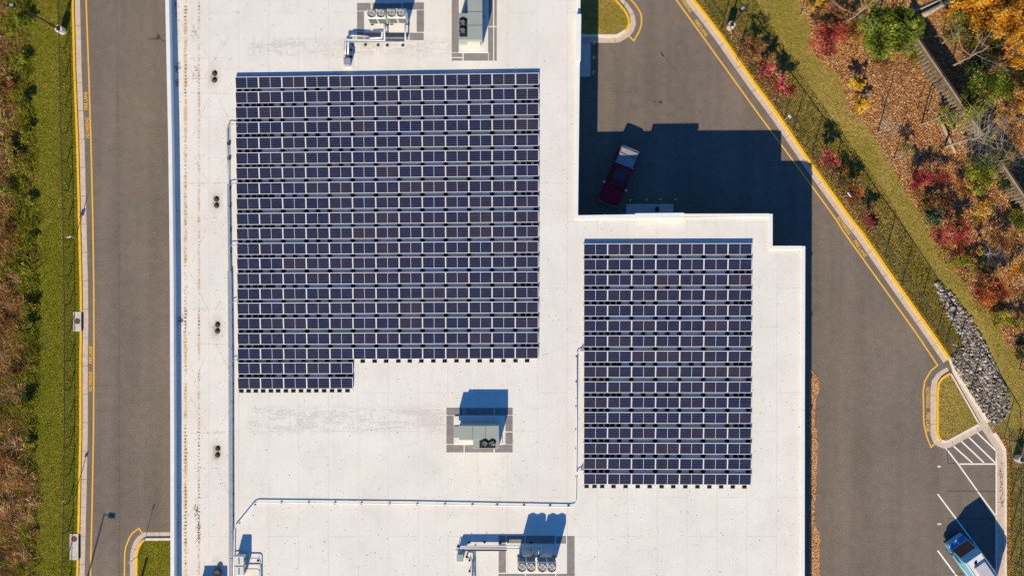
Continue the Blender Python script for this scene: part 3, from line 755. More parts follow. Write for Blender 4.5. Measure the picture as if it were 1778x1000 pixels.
# walkway pad rings
def pad_ring(label, rects):
    x0 = min(r[0] for r in rects); y0 = min(r[1] for r in rects)
    t = thing('walkway_pad_ring', label, 'walkway pads', G(x0, y0, DECK), 0, 'grey walkway pads round the roof units')
    for r in rects:
        a = local(t, r[0], r[3]); c = local(t, r[2], r[1]); m = MB(); m.bbox(a.x, c.x, a.y, c.y, 0.0, 0.022, 0.008); m.build('pad', M['pad'], t)
pad_ring('grey pads framing the twin condensers above the larger array', [(620, 6.5, 643.5, 19.5), (646.5, 6.5, 697, 19.5), (699, 5.5, 736, 17.5), (620, 21, 632, 54), (723.5, 19, 736, 56), (620, 56, 632, 70), (633, 57.5, 709, 70), (711, 58, 735.5, 70.5)])
pad_ring('grey pads framing the long grey unit at the top edge', [(784.3, -40, 796.5, 0.5), (784.3, 1, 796.5, 91.5), (784.3, 93, 803, 99.8), (784.3, 102, 803, 106), (805, 93, 847.3, 106), (848.5, -40, 856, 46), (848.5, 48.5, 856, 106), (858.2, -40, 862.4, 46), (858.2, 48.5, 862.4, 106)])
pad_ring('grey pads framing the grey unit below the larger array', [(775.2, 708, 804.7, 720.5), (806.2, 708, 857.3, 720.5), (859, 708, 890, 720.5), (775.2, 722, 787.7, 770.5), (877.5, 722, 890, 748.5), (877.5, 751, 890, 771), (775.2, 772.5, 805, 785), (806.8, 772.5, 856.8, 785), (859, 772.5, 890, 785)])
pad_ring('grey pads framing the twin condensers near the bottom edge', [(865.8, 929.3, 878.3, 942.3), (880, 929.5, 911, 942.5), (912.5, 929.5, 963.5, 943), (965.5, 930.5, 982.7, 943), (865.8, 943.6, 878.3, 993.5), (984.5, 930.5, 997.5, 995.5), (865.5, 996, 911, 1009), (912.8, 996, 964, 1009), (966, 996, 997.8, 1009)])

def fan(name, parent, c, r, z, guard=True, deep=False):
    m = MB(); m.cyl((c[0], c[1]), r + 0.03, z - 0.05, z + 0.05, 24, 0, cap=False); m.cyl((c[0], c[1]), r, z - 0.05, z + 0.05, 24, 0, cap=False)
    f = m.build(name, M['dark'] if deep else M['fang'], parent)
    m = MB(); m.disc((c[0], c[1]), r, z - 0.045, 24); m.build('fan_well', M['dark'] if deep else M['fang'], f)
    m = MB(); a0 = random.random() * 6
    for k in range(4):
        a = a0 + k * math.pi / 2; w_ = 0.55
        pts = [(c[0] + 0.12 * r * math.cos(a), c[1] + 0.12 * r * math.sin(a), z - 0.02)]
        for q in range(5): pts.append((c[0] + 0.92 * r * math.cos(a + w_ * q / 4), c[1] + 0.92 * r * math.sin(a + w_ * q / 4), z - 0.03 + 0.035 * q / 4))
        m.add(pts, [(0, 1, 2, 3, 4, 5)])
    m.cyl((c[0], c[1]), 0.13 * r, z - 0.03, z + 0.01, 12); m.build('fan_blades', M['blade'], f)
    m = MB()
    if guard:
        for k in range(1, 5): 
            rr = r * k / 4.5; pts = [(c[0] + rr * math.cos(t * math.pi / 10), c[1] + rr * math.sin(t * math.pi / 10), z + 0.045) for t in range(21)]; m.tube(pts, 0.005, 3, 0, False)
        for k in range(6): a = k * math.pi / 6; m.tube([(c[0] - r * math.cos(a), c[1] - r * math.sin(a), z + 0.05), (c[0] + r * math.cos(a), c[1] + r * math.sin(a), z + 0.05)], 0.005, 3)
        m.build('fan_guard', M['fang'], f)

def vrf(label, x0, x1, y0, y1, zt=8.55, zb=6.25):
    """twin-fan condenser; x/y are the top face in pixels"""
    A = G(x0, y1, zt); C = G(x1, y0, zt); t = thing('condenser_unit', label, 'condenser', ((A.x + C.x) / 2, (A.y + C.y) / 2, DECK), 0, 'white twin fan condensers on the roof')
    hw, hd = (C.x - A.x) / 2, (C.y - A.y) / 2; H0, H1 = zb - DECK, zt - DECK
    m = MB(); m.bbox(-hw, hw, -hd, hd, H0, H1, 0.04); m.build('cabinet', M['vrf'], t)
    for sg, nm in ((-1, 'coil_panel'), (1, 'coil_panel')):
        for sx in (-1, 1):
            m = MB(); cx = sx * hw / 2; y = sg * hd
            m.box(cx - hw * 0.43, cx + hw * 0.43, min(y, y + sg * 0.012), max(y, y + sg * 0.012), H0 + 0.15, H1 - 0.45); p = m.build(nm, M['coil'], t)
            m = MB()
            for k in range(16): xx = cx - hw * 0.43 + hw * 0.86 * k / 15; m.box(xx - 0.006, xx + 0.006, min(y + sg * 0.012, y + sg * 0.025), max(y + sg * 0.012, y + sg * 0.025), H0 + 0.15, H1 - 0.45)
            m.build('coil_fins', M['galv'], p)
    for sx in (-1, 1): fan('fan', t, (sx * hw * 0.5, 0), min(hw * 0.44, hd * 0.86), H1 + 0.03)
    for sx in (-1, 1):
        for sy in (-1, 1):
            m = MB(); m.box(sx * (hw - 0.12) - 0.04, sx * (hw - 0.12) + 0.04, sy * (hd - 0.1) - 0.04, sy * (hd - 0.1) + 0.04, 0.08, H0); m.build('leg', M['galv'], t)
            m = MB(); m.box(sx * (hw - 0.12) - 0.12, sx * (hw - 0.12) + 0.12, sy * (hd - 0.1) - 0.12, sy * (hd - 0.1) + 0.12, 0.0, 0.08); m.build('foot', M['rubber'], t)
    return t
vrf('white twin fan condenser above the larger array, its left one, leaning pipework below', 637.3, 669.5, 16, 31.8)
vrf('white twin fan condenser above the larger array, its right one, beside the blue shadow', 672, 704.5, 15.2, 31)
vrf('white twin fan condenser at the bottom edge, left of the pair behind pipes', 898.5, 930, 976.5, 992.5)
vrf('white twin fan condenser at the bottom edge, right of the pair', 933.5, 966, 977, 993)

def pipe_thing(name, label, cat, z, runs, r, mat, supports=(), group=None, sup_size=0.16, zs=None):
    q = G(runs[0][0][0], runs[0][0][1], z); t = thing(name, label, cat, (q.x, q.y, DECK), 0, group)
    for run in runs:
        m = MB(); pts = []
        for p in run:
            zz = p[2] if len(p) > 2 else z; g = G(p[0], p[1], zz); pts.append((g.x - q.x, g.y - q.y, zz - DECK))
        m.tube(pts, r, 8); m.build('pipe', mat, t)
    for (x, y) in supports:
        g = G(x, y, z); m = MB(); ax, ay = g.x - q.x, g.y - q.y
        m.box(ax - sup_size, ax + sup_size, ay - sup_size * 0.55, ay + sup_size * 0.55, 0.0, 0.09); m.box(ax - 0.025, ax + 0.025, ay - 0.025, ay + 0.025, 0.09, z - DECK + r * 0.5)
        m.build('support', M['rubber'], t)
    return t
Z1 = DECK + 0.62
pipe_thing('refrigerant_pipes', 'white jacketed pipes looping from the upper condensers down to a roof box', 'pipework', Z1,
    [[(667.5, 42, 6.6), (667.5, 56), (667.7, 71), (600.5, 69.3), (599.5, 88), (599.8, 100)], [(703.8, 42, 6.6), (703.5, 73.5), (604.5, 72.2), (604.2, 98)],
     [(662, 55), (664, 58), (662.5, 66), (642, 67)], [(607, 73, Z1 - .2), (606, 66, Z1 - .2), (611, 62, Z1 - .2), (640, 64, Z1 - .2)]], 0.075, M['pipew'],
    ((611, 76.5), (633, 76.5), (655, 77), (671, 77.5), (698, 77.5), (598, 84), (608, 85), (598, 95), (608, 97)), 'refrigerant pipework', 0.11)
t = thing('pipe_tray', 'shadowed steel tray carrying the upper white pipes', 'pipe tray', G(600, 66, DECK))
a = local(t, 600, 74, Z1 - 0.1); c = local(t, 705, 68.5, Z1 - 0.1); m = MB(); m.box(a.x, c.x, a.y, c.y, 0.46, 0.5); m.box(a.x, c.x, a.y - 0.02, a.y, 0.46, 0.72); m.build('tray', M['galv'], t)
a = local(t, 597.5, 100, Z1 - 0.1); c = local(t, 606.5, 72, Z1 - 0.1); m = MB(); m.box(a.x, c.x, a.y, c.y, 0.40, 0.44); m.build('tray', M['galv'], t)
def roof_box(label, x0, x1, y0, y1, zt, mat, hood=True):
    A = G(x0, y1, zt); C = G(x1, y0, zt); t = thing('pipe_entry_box', label, 'roof box', ((A.x + C.x) / 2, (A.y + C.y) / 2, DECK), 0, 'pipe entry boxes on the roof')
    hw, hd = (C.x - A.x) / 2, (C.y - A.y) / 2
    m = MB(); m.bbox(-hw, hw, -hd, hd, 0, zt - DECK - 0.05, 0.02); m.build('box', mat, t)
    m = MB(); m.bbox(-hw - 0.03, hw + 0.03, -hd - 0.03, hd + 0.03, zt - DECK - 0.05, zt - DECK, 0.02); m.build('lid', mat, t)
    m = MB(); m.prism([(-hw - .18, -hd - .18), (hw + .18, -hd - .18), (hw + .18, hd + .18), (-hw - .18, hd + .18)], 0, 0.06); m.build('curb', M['roof'], t)
roof_box('slate grey pipe box just above the larger array', 597, 607, 101.5, 112.5, DECK + 0.95, M['galvd'])
roof_box('pale grey pipe box left of the bottom condensers', 793.5, 804, 962.5, 974, DECK + 1.0, M['galv'])
Z2 = DECK + 0.62
pipe_thing('refrigerant_pipes', 'white jacketed pipes running left from the lower condensers', 'pipework', Z2,
    [[(930, 963), (939.6, 962), (939.5, 947.5), (800.5, 948), (798, 954), (799, 963)], [(937, 952.5), (800, 951.5), (800, 963)], [(906, 966), (905.5, 954)], [(903, 966), (902.5, 948)]], 0.07, M['pipew'],
    ((814, 944), (841, 943), (868, 945), (922, 943.5), (922, 955.5), (795, 951)), 'refrigerant pipework', 0.11)
t = thing('pipe_tray', 'shadowed steel tray carrying the lower white pipes', 'pipe tray', G(802, 948, DECK))
a = local(t, 803, 954.8, Z2 - 0.1); c = local(t, 880, 947, Z2 - 0.1); m = MB(); m.box(a.x, c.x, a.y, c.y, 0.46, 0.5); m.box(a.x, c.x, a.y - 0.02, a.y, 0.46, 0.74); m.build('tray', M['galv'], t)
pipe_thing('drain_pipe', 'grey vertical conduit pair below the lower pipe run, leaving the bottom edge', 'pipework', DECK + 0.35,
    [[(822.5, 955), (822.8, 1030)], [(811, 964, DECK + .1), (811.5, 967.5), (818, 968), (819.5, 971), (817.8, 1030)]], 0.06, M['galvd'], ((815, 974), (822, 974), (815, 993), (822, 993)), None, 0.08)
t = thing('gas_regulator', 'short capped vent pipe beside the grey pipe box at the bottom', 'vent pipe', G(811, 964, DECK))
m = MB(); m.cyl((0, 0), 0.07, 0, 0.5, 12); m.build('riser', M['galvd'], t); m = MB(); m.cyl((0, 0), 0.11, 0.5, 0.6, 12, 0, 0.06); m.build('cap', M['rubber'], t)
# big unit below the frame whose shadow enters at the bottom
# rooftop units
def rtu(label, ox, oy, parts, fans, recess, ztop=8.0, seams=(), cream=()):
    t = thing('rooftop_unit', label, 'rooftop unit', G(ox, oy, DECK), 0, 'grey green rooftop units')
    for (nm, mat, x0, y0, x1, y1, z0, z1) in parts:
        a = local(t, x0, y1, z1); c = local(t, x1, y0, z1); m = MB(); m.bbox(a.x, c.x, a.y, c.y, z0 - DECK, z1 - DECK, 0.025); m.build(nm, mat, t)
    for (x0, y0, x1, y1) in seams:
        a = local(t, x0, y1, ztop); c = local(t, x1, y0, ztop); m = MB(); m.box(a.x, c.x, a.y, c.y, ztop - DECK - 0.01, ztop - DECK + 0.012); m.build('roof_seam', M['coil'], t)
    for (x0, y0, x1, y1, zz) in recess:
        a = local(t, x0, y1, zz); c = local(t, x1, y0, zz); m = MB(); m.box(a.x, c.x, a.y, c.y, zz - DECK - 0.02, zz - DECK + 0.03); m.build('fan_deck', M['dark'], t)
    for (x, y, r, zz) in fans:
        q = local(t, x, y, zz); fan('fan', t, (q.x, q.y), r, zz - DECK + 0.12, True, True)
    return t
ZT = 8.0
rtu('grey green air handler with two black fans, south of the larger array', 830, 758, [
    ('curb', M['roof'], 789, 722, 872, 771, DECK, 5.95),
    ('cabinet', M['rtu'], 797, 738.5, 866.5, 763.5, 6.05, ZT), ('intake_hood', M['rtu'], 788, 739.5, 798, 760, 6.9, ZT - 0.12),
    ('condenser_section', M['rtu'], 821.5, 763, 867, 778.5, 6.05, ZT - 0.06), ('service_door', M['rtul'], 798, 763, 821, 765.5, 6.1, 7.4)],
    [(841, 770.5, 0.27, ZT - 0.02), (854.3, 770.5, 0.27, ZT - 0.02)], [(832.5, 763.5, 860, 777.5, ZT - 0.055)], ZT, [(820.4, 738.6, 821, 763.2), (842.5, 738.6, 843.1, 763.2)])
rtu('long grey green air handler with two black fans and a blue shadow, top edge', 820, 40, [
    ('curb', M['roof'], 798, -40, 848, 92, DECK, 5.92),
    ('cabinet', M['rtu'], 812, -60, 837.3, 70, 6.05, ZT + 0.1), ('condenser_section', M['rtu'], 796.3, 23.5, 812.2, 70, 6.05, ZT),
    ('service_door', M['rtul'], 812, 70, 834, 76, 6.1, 7.5), ('disconnect_box', M['galvd'], 806, 8, 812, 20, 6.6, 7.3)],
    [(802.8, 41, 0.28, ZT + 0.03), (802.8, 55, 0.28, ZT + 0.03)], [(797.8, 32.5, 811.2, 64.5, ZT + 0.005)], ZT + 0.1, [(812.3, 20.8, 837, 21.6), (812.3, 44.2, 837, 45)])

# two small split condensers at the bottom left of the roof
def split(label, x0, y0, x1, y1):
    zt = DECK + 1.25; A = G(x0, y1, zt); C = G(x1, y0, zt); t = thing('split_condenser', label, 'condenser', ((A.x + C.x) / 2, (A.y + C.y) / 2, DECK), 0, 'small split condensers beside the cable tray')
    hw, hd = (C.x - A.x) / 2, (C.y - A.y) / 2
    m = MB(); m.bbox(-hw, hw, -hd, hd, 0.25, 1.25, 0.03); m.build('cabinet', M['vrf'], t)
    m = MB(); m.box(-0.05, 0.05, -hd + 0.12, hd - 0.12, 1.25, 1.262); m.build('top_slot', M['coil'], t)
    m = MB(); m.cyl((0, 0), 0.24, 0, 0.03, 20); p = m.build('fan_guard', M['dark'], t); p.rotation_euler = (0, rad(90), 0); p.location = (hw, 0, 0.75)
    m = MB(); m.box(-hw + 0.05, hw - 0.05, -hd + 0.04, -hd + 0.14, 0, 0.25); m.box(-hw + 0.05, hw - 0.05, hd - 0.14, hd - 0.04, 0, 0.25); m.build('stand', M['rubber'], t)
split('small cream split condenser by the cable tray, the upper of two at bottom left', 407, 965, 423, 981)
split('small cream split condenser by the cable tray, the lower of two at bottom left', 407, 983, 423, 999)
pipe_thing('copper_lines', 'thin dark lines looping right from the small split condensers', 'pipework', DECK + 0.3,
    [[(424, 968.5), (448, 968.5), (451, 970), (452, 973), (452, 1030)], [(424, 987), (447, 987), (450, 989), (451, 992), (451, 1030)], [(406, 965), (412, 964.5), (416, 962)]], 0.05, M['galvd'], ((447, 974), (450.5, 1010)), None, 0.1)
# plywood/metal screen casting the tall blue shadow next to them
t = thing('vent_stack', 'dark round vent stack standing at the bottom left edge of the roof', 'vent', G(379.5, 991, DECK))
m = MB(); m.cyl((0, 0), 0.2, 0, 0.4, 16); m.build('stack', M['drain'], t); m = MB(); m.cyl((0, 0), 0.26, 0.4, 0.5, 16, 0, 0.2); m.build('cowl', M['rust'], t)
t = thing('equipment_box', 'low dull box on the roof at the bottom left, mostly past the frame', 'equipment box', G(368, 1016, DECK))
m = MB(); m.bbox(-0.95, 0.95, -0.4, 0.4, 0, 0.95, 0.03); m.build('casing', M['galvd'], t); m = MB(); m.bbox(-1.0, 1.0, -0.45, 0.45, 0.951, 1.0, 0.02); m.build('lid', M['galv'], t)

# taper seams that fall towards each pair of drains
def seam(a, b, w=0.05):
    m = MB(); m.ribbon([loc(G(a[0], a[1], DECK)), loc(G(b[0], b[1], DECK))], w, DECK, DECK + 0.004); m.build('roof_seam', M['seam'], bld)
for yd in (134, 351, 569, 784):
    for (ax, ay, bx_, by) in ((-3, -27, 25, -73), (1, 28, 28, 82), (-12, 36, -40, 104), (-12, -30, -42, -92), (-44, -32, 20, -33), (-44, 28, 22, 29)):
        seam((374 + ax, yd + ay), (374 + bx_, yd + by))
for (ax, ay, bx_, by) in ((330, 118, 347, 148), (400, 0, 416, 25), (440, 62, 440.5, 96), (548, 60, 548.5, 76)): seam((ax, ay), (bx_, by))
# roof drains in pairs
for k, (x, y, x2, y2) in enumerate(((373, 128, 372.7, 139.3), (376.2, 346, 376.3, 356.8), (378, 563.6, 377.8, 574.6), (378.4, 778.4, 378, 789.6))):
    for (xx, yy, which) in ((x, y, 'upper'), (x2, y2, 'lower')):
        t = thing('roof_drain', 'black domed roof drain, %s one of the %s pair from the top' % (which, ORD[k]), 'roof drain', G(xx, yy, DECK), 0, 'domed roof drains along the west side')
        m = MB(); m.cyl((0, 0), 0.23, 0, 0.03, 20); m.build('ring', M['drain'], t)
        m = MB(); m.cyl((0, 0), 0.15, 0.03, 0.11, 14, 0, 0.14, False); m.cyl((0, 0), 0.14, 0.11, 0.17, 14, 0, 0.07, False); m.build('dome', M['drain'], t)

# conduits and cable tray
SUPY = [250, 276, 326, 358, 400, 437, 472, 504, 537, 565, 601, 634, 666, 698, 728, 761, 794, 826, 857, 894, 934, 972]
def xtray(y): return 394.3 + (y - 217) / 783 * 6.2 if y < 600 else 397.3 + 3.2 * min(1, (y - 600) / 300)
t = thing('cable_tray', 'long dull steel cable tray running down the roof left of the panels', 'cable tray', G(400, 600, DECK))
def tray_run(y0, y1, half, z, name='tray'):
    m = MB(); pts = []; n = int((y1 - y0) / 48) + 1
    for k in range(n):
        ya, yb = y0 + (y1 - y0) * k / n, y0 + (y1 - y0) * (k + 1) / n - 0.7
        A = local(t, xt(ya), ya, DECK + z); B = local(t, xt(yb), yb, DECK + z)
        m.add([(A.x - half, A.y, z), (A.x + half, A.y, z), (B.x + half, B.y, z), (B.x - half, B.y, z), (A.x - half, A.y, z - .09), (A.x + half, A.y, z - .09), (B.x + half, B.y, z - .09), (B.x - half, B.y, z - .09)],
              [(0, 1, 2, 3), (4, 7, 6, 5), (0, 4, 5, 1), (1, 5, 6, 2), (2, 6, 7, 3), (3, 7, 4, 0)])
    m.build(name, M['galvd'], t)
def xt(y): return np.interp(y, [217, 320, 430, 500, 625, 750, 1000, 1100], [395, 396.3, 397.6, 398.8, 400, 400.2, 400.7, 401])
tray_run(320, 470, 0.095, 0.30); tray_run(470, 1060, 0.165, 0.30)
m = MB()
for dx in (-0.055, 0.045):
    pts = [local(t, xt(y), y, DECK + .3) + Vector((dx, 0, 0)) for y in (221, 270, 320)]; m.tube([(p.x, p.y, .26) for p in pts], 0.028, 6)
m.build('conduit', M['galvd'], t)
for y in SUPY:
    p = local(t, xt(y) + 0.8, y, DECK + .1); m = MB(); m.box(p.x - 0.1, p.x + 0.17, p.y - 0.1, p.y + 0.1, 0, 0.2); m.build('support', M['rubber'], t)
for (y, xe, ye) in ((217, 410, 216.5), (321, 411, 318), (427.5, 411.5, 425), (526.5, 412, 522), (628, 412, 624)):
    a = local(t, xt(y), y + 4, DECK + .3); c = local(t, xe, ye, DECK + .3)
    m = MB(); m.tube([(a.x, a.y, .28), (a.x + .03, a.y + .17, .28), (a.x + .16, a.y + .27, .28), (c.x - .1, c.y, .28), (c.x + .1, c.y + .04, .26)], 0.035, 6); e_ = m.build('feeder_elbow', M['galvd'], t)
    m = MB(); m.add([(c.x - .02, c.y - .2, .3), (c.x + .1, c.y - .2, .3), (c.x + .1, c.y + .25, .3)], [(0, 1, 2)]); m.box(c.x, c.x + .1, c.y - .2, c.y + .2, 0.15, 0.29); m.build('junction_box', M['galvd'], e_)
Z3 = DECK + 0.2
ct = pipe_thing('roof_conduit', 'long white conduit crossing the lower roof and rising beside the right array', 'conduit', Z3,
    [[(404.5, 1060), (407, 920), (409, 913), (441, 874), (448, 871.5), (720, 874.5), (990, 879.5), (997, 878), (999.8, 872), (1001.5, 740), (1002.3, 615)]], 0.045, M['pipew'],
    [(442, 876), (414, 908)] + [(x, 873 + (x - 488) * 0.012) for x in (488, 535.5, 581, 627, 676, 724, 772, 820, 863, 909.5, 955, 987)] + [(1001 + (750 - y) * 0.0035, y) for y in (619, 663, 705.5, 745.5, 779, 827.5)], None, 0.09)
for (y, ye) in ((612, 604), (819, 811)):
    a = local(ct, 1001.5, y + 4, Z3); c = local(ct, 1010.5, ye + 1, Z3)
    m = MB(); m.tube([(a.x, a.y, .2), (a.x + .03, a.y + .2, .2), (a.x + .18, a.y + .3, .2), (c.x, c.y - .1, .2)], 0.04, 6); e_ = m.build('feeder_elbow', M['pipew'], ct)
    m = MB(); m.prism([(c.x - .14, c.y - .22), (c.x + .14, c.y - .22), (c.x + .14, c.y + .35)], 0.12, 0.25); m.build('junction_box', M['galvd'], e_)

# leaf and dirt debris on the roof
pts = []
for (px, w_, n) in ((322, 3.0, 900), (345.5, 2.0, 420), (310, 2.0, 200)):
    yy = np.concatenate([RNG.random(n // 2) * 1000, np.clip(RNG.choice([20, 135, 555, 760, 790, 850, 885, 905, 930, 560], n // 2) + RNG.normal(0, 12, n // 2), -20, 1010)])
    yy = np.round(yy / 6) * 6 + RNG.normal(0, .5, n)
    xx = px + RNG.normal(0, w_ * 0.35, n); s = (CAMZ - DECK) / FPX
    pts.append(np.stack([(xx - 889) * s, -(yy - 500) * s, np.full(n, DECK + 0.02)], 1))
for (cx, cy, sx, sy, n) in ((304, 10, 2, 12, 120), (307, 118, 2.5, 4, 90), (306, 145, 2, 3, 50), (314, 555, 3, 4, 90), (340, 125, 4, 8, 40), (341, 885, 2, 8, 70), (345, 920, 2, 14, 90), (337, 60, 3, 8, 25)):
    s = (CAMZ - DECK) / FPX; xx = cx + RNG.normal(0, sx, n); yy = cy + RNG.normal(0, sy, n); k = xx > 303
    pts.append(np.stack([(xx[k] - 889) * s, -(yy[k] - 500) * s, np.full(k.sum(), DECK + 0.025)], 1))
xy = scatter(innp, 0.55); xy = xy + np.array([bl.x, bl.y]); pts.append(np.concatenate([xy, np.full((len(xy), 1), DECK + 0.015)], 1))
pts = np.concatenate(pts)
M['debris'] = mat_rnd("dry_brown_debris", [(0, (0.10, 0.06, 0.03)), (0.5, (0.32, 0.15, 0.05)), (1, (0.20, 0.17, 0.13))])
tag(np_mesh('roof_leaf_debris', leafquads(pts, 0.075, 0.7), 4, M['debris'], RNG.random(len(pts))), 'dry leaf scraps and grit scattered over the white roof', 'leaf debris', None, 'stuff')

# ================================================================== FENCES, POLES, SIGNS
def fence(label, base_px, h, spacing, wire, cell, name='chain_link_fence'):
    P = [G(x, y) for x, y in base_px]; o = P[0].copy(); t = thing(name, label, 'fence', o)
    P = [p - o for p in P]; acc = [0]
    for a, b in zip(P, P[1:]): acc.append(acc[-1] + (b - a).length)
    def at(d):
        d = min(max(d, 0), acc[-1])
        for i in range(len(P) - 1):
            if d <= acc[i + 1] + 1e-9: return P[i].lerp(P[i + 1], (d - acc[i]) / (acc[i + 1] - acc[i]))
        return P[-1]
    n = int(acc[-1] / spacing)
    pm_ = None
    for k in range(n + 1):
        p = at(k * spacing)
        if pm_ is None:
            m = MB(); m.cyl((0, 0), 0.04, 0.05, h + 0.04, 8); pm_ = m.mesh('post', M['fence'])
        q = link('post', pm_, t); q.location = (p.x, p.y, 0)
    m = MB(); m.tube([(p.x, p.y, h) for p in P], 0.034, 6); m.build('top_rail', M['fence'], t)
    m = MB(); vs = []; fs = []
    L_ = acc[-1]; d = -h
    while d < L_:
        for sg in (1, -1):
            z0, z1 = (0.1, h) if sg > 0 else (h, 0.1)
            a_, b_ = d, d + h - 0.1
            if a_ < 0 or b_ > L_: continue
            pa, pb = at(a_), at(b_); dr = (pb - pa); dr.z = 0; dr = dr.normalized() * wire / 2
            i = len(vs); vs += [(pa.x - dr.x, pa.y - dr.y, z0), (pa.x + dr.x, pa.y + dr.y, z0), (pb.x + dr.x, pb.y + dr.y, z1), (pb.x - dr.x, pb.y - dr.y, z1)]; fs.append((i, i + 1, i + 2, i + 3))
        d += cell
    m.add(vs, fs); m.build('chain_link_mesh', M['fence'], t)
fence('low chain link fence running down the grass strip left of the west road', [(109, -160), (111, 0), (116.3, 250), (119.5, 375), (121.5, 500), (122.3, 625), (121.8, 750), (120.4, 875), (117.2, 1000), (113, 1160)], 1.45, 2.6, 0.009, 0.085)
fence('tall chain link fence following the diagonal kerb of the parking lot', [(1195, -40), (1277, 90), (1402, 261), (1470, 350), (1559, 478), (1692, 678), (1753, 778), (1754, 900), (1754, 1160)], 2.9, 2.85, 0.009, 0.10)

def light_pole(label, gx, gy, h, arm, base_h=1.3):
    t = thing('light_pole', label, 'light pole', G(gx, gy), 0, 'parking light poles on concrete bases')
    m = MB(); m.cyl((0, 0), 0.33, 0, base_h - 0.03, 24); m.cyl((0, 0), 0.33, base_h - 0.03, base_h, 24, 0, 0.30); m.build('base', M['kerbw'], t)
    m = MB(); m.box(-0.17, 0.17, -0.17, 0.17, base_h, base_h + 0.04); m.cyl((0, 0), 0.09, base_h + 0.04, h, 14, 0, 0.06); m.build('pole', M['bronze'], t)
    a = Vector((arm[0], arm[1], 0)); d = a.normalized(); ang = math.atan2(d.y, d.x)
    m = MB(); m.tube([(0, 0, h - 0.1), (a.x * 0.5, a.y * 0.5, h - 0.05)], 0.04, 6); m.build('arm', M['bronze'], t)
    m = MB(); R = Matrix.Translation((a.x * 0.5, a.y * 0.5, h - 0.05)) @ Matrix.Rotation(ang, 4, 'Z')
    m.box(0, 0.62, -0.2, 0.2, -0.06, 0.06, 0, 0.02, R); hd = m.build('lamp_head', M['bronze'], t)
    m = MB(); m.box(0.08, 0.56, -0.16, 0.16, -0.075, -0.061, 0, 0, R); m.box(0.1, 0.42, -0.12, 0.12, 0.061, 0.09, 0, 0, R); m.build('lens', M['lamp'], hd)
light_pole('tall dark light pole leaning to the top left corner from a white concrete base', 110.5, 55.5, 9.9, (-0.75, 0.1))
light_pole('light pole on a white oval concrete base beside the diagonal kerb at the top', 1266.5, 48.4, 9.0, (-0.6, -0.4))
light_pole('light pole on a concrete base at the right edge, right of the parking bays', 1764.5, 794.5, 9.0, (-0.7, 0.0))
light_pole('light pole below the bottom left of the frame, only its long shadow shows', 115.5, 1140, 9.9, (0.8, -0.1))

def sign_post(label, gx, gy, h, plate=(0.3, 0.45), rz=0.0, low=0.0, tilt=0.0):
    t = thing('sign_post', label, 'sign post', G(gx, gy), rad(rz), 'thin sign posts along the kerbs')
    m = MB(); m.box(-0.03, 0.03, -0.015, 0.015, 0.0, h); m.build('post', M['galv'], t)
    m = MB(); z1 = h - low; m.box(-plate[0] / 2, plate[0] / 2, -0.022, -0.016, z1 - plate[1], z1); m.box(-plate[0] / 2, plate[0] / 2, 0.016, 0.03, z1 - plate[1], z1); p = m.build('sign_plate', M['sign'], t)
    if tilt: p.rotation_euler = (tilt, 0, 0); p.location = (0, math.sin(tilt) * z1 * 1.0, z1 * (1 - math.cos(tilt)))
sign_post('sign post whose plate casts a small dark shadow on the upper west kerb', 132.5, 413, 2.9, (0.35, 0.45), 20, 0.9)
sign_post('sign post by the lower west kerb, its shadow bending over the gutter', 131.5, 860, 3.0, (0.25, 0.3), 20)
sign_post('thin sign post on the small grass island at the bottom left', 245, 961, 3.4, (0.2, 0.3), 60)
sign_post('thin sign post on the curved kerb of the top grass island', 1081.5, 18, 2.6, (0.12, 0.3), 60)
sign_post('white sign on a post behind the yellow kerb, uppermost of three', 1361, 209, 2.5, (0.32, 0.46), -55, 0.0)
sign_post('white sign seen edge on among red shrubs, middle of three along the kerb', 1462, 342, 2.5, (0.5, 0.3), -57)
sign_post('white sign beside the rock filled ditch, lowest of three along the kerb', 1642, 597, 2.5, (0.32, 0.46), -30)
t = thing('fence_bollard', 'thick dark post just below the frame whose shadow falls on the west island', 'post', G(234, 1050))
m = MB(); m.cyl((0, 0), 0.11, 0, 3.2, 12); m.build('shaft', M['bronze'], t); m = MB(); m.cyl((0, 0), 0.15, 3.2, 3.35, 12); m.build('cap', M['bronze'], t)

# ================================================================== VEHICLES
def loft(m, secs, mi=0, cap=True):
    """secs: list of (x, [(y,z)...half profile bottom->top centre]) mirrored about y=0"""
    rings = []
    for x, prof in secs:
        r = [(x, y, z) for y, z in prof]; l = [(x, -y, z) for y, z in reversed(prof) if y > 1e-6]
        rings.append(r + l)
    n = len(rings[0]); vs = [v for r in rings for v in r]; fs = []
    for i in range(len(rings) - 1):
        for k in range(n): k2 = (k + 1) % n; fs.append((i * n + k, i * n + k2, (i + 1) * n + k2, (i + 1) * n + k))
    if cap: fs += [tuple(range(n)), tuple(range((len(rings) - 1) * n, len(rings) * n))]
    m.add(vs, fs, mi, False)
def wheels(t, xs, y, r=0.37):
    for x in xs:
        for sg in (-1, 1):
            m = MB(); m.cyl((0, 0), r, -0.12, 0.12, 24); m.cyl((0, 0), r * 0.55, 0.12, 0.125, 16); w_ = m.build('wheel', M['tyre'], t)
            w_.rotation_euler = (rad(90), 0, 0); w_.location = (x, sg * y, r)
            m = MB(); m.cyl((0, 0), r * 0.58, -0.13, 0.13, 16); m.build('rim', M['chrome'], w_)
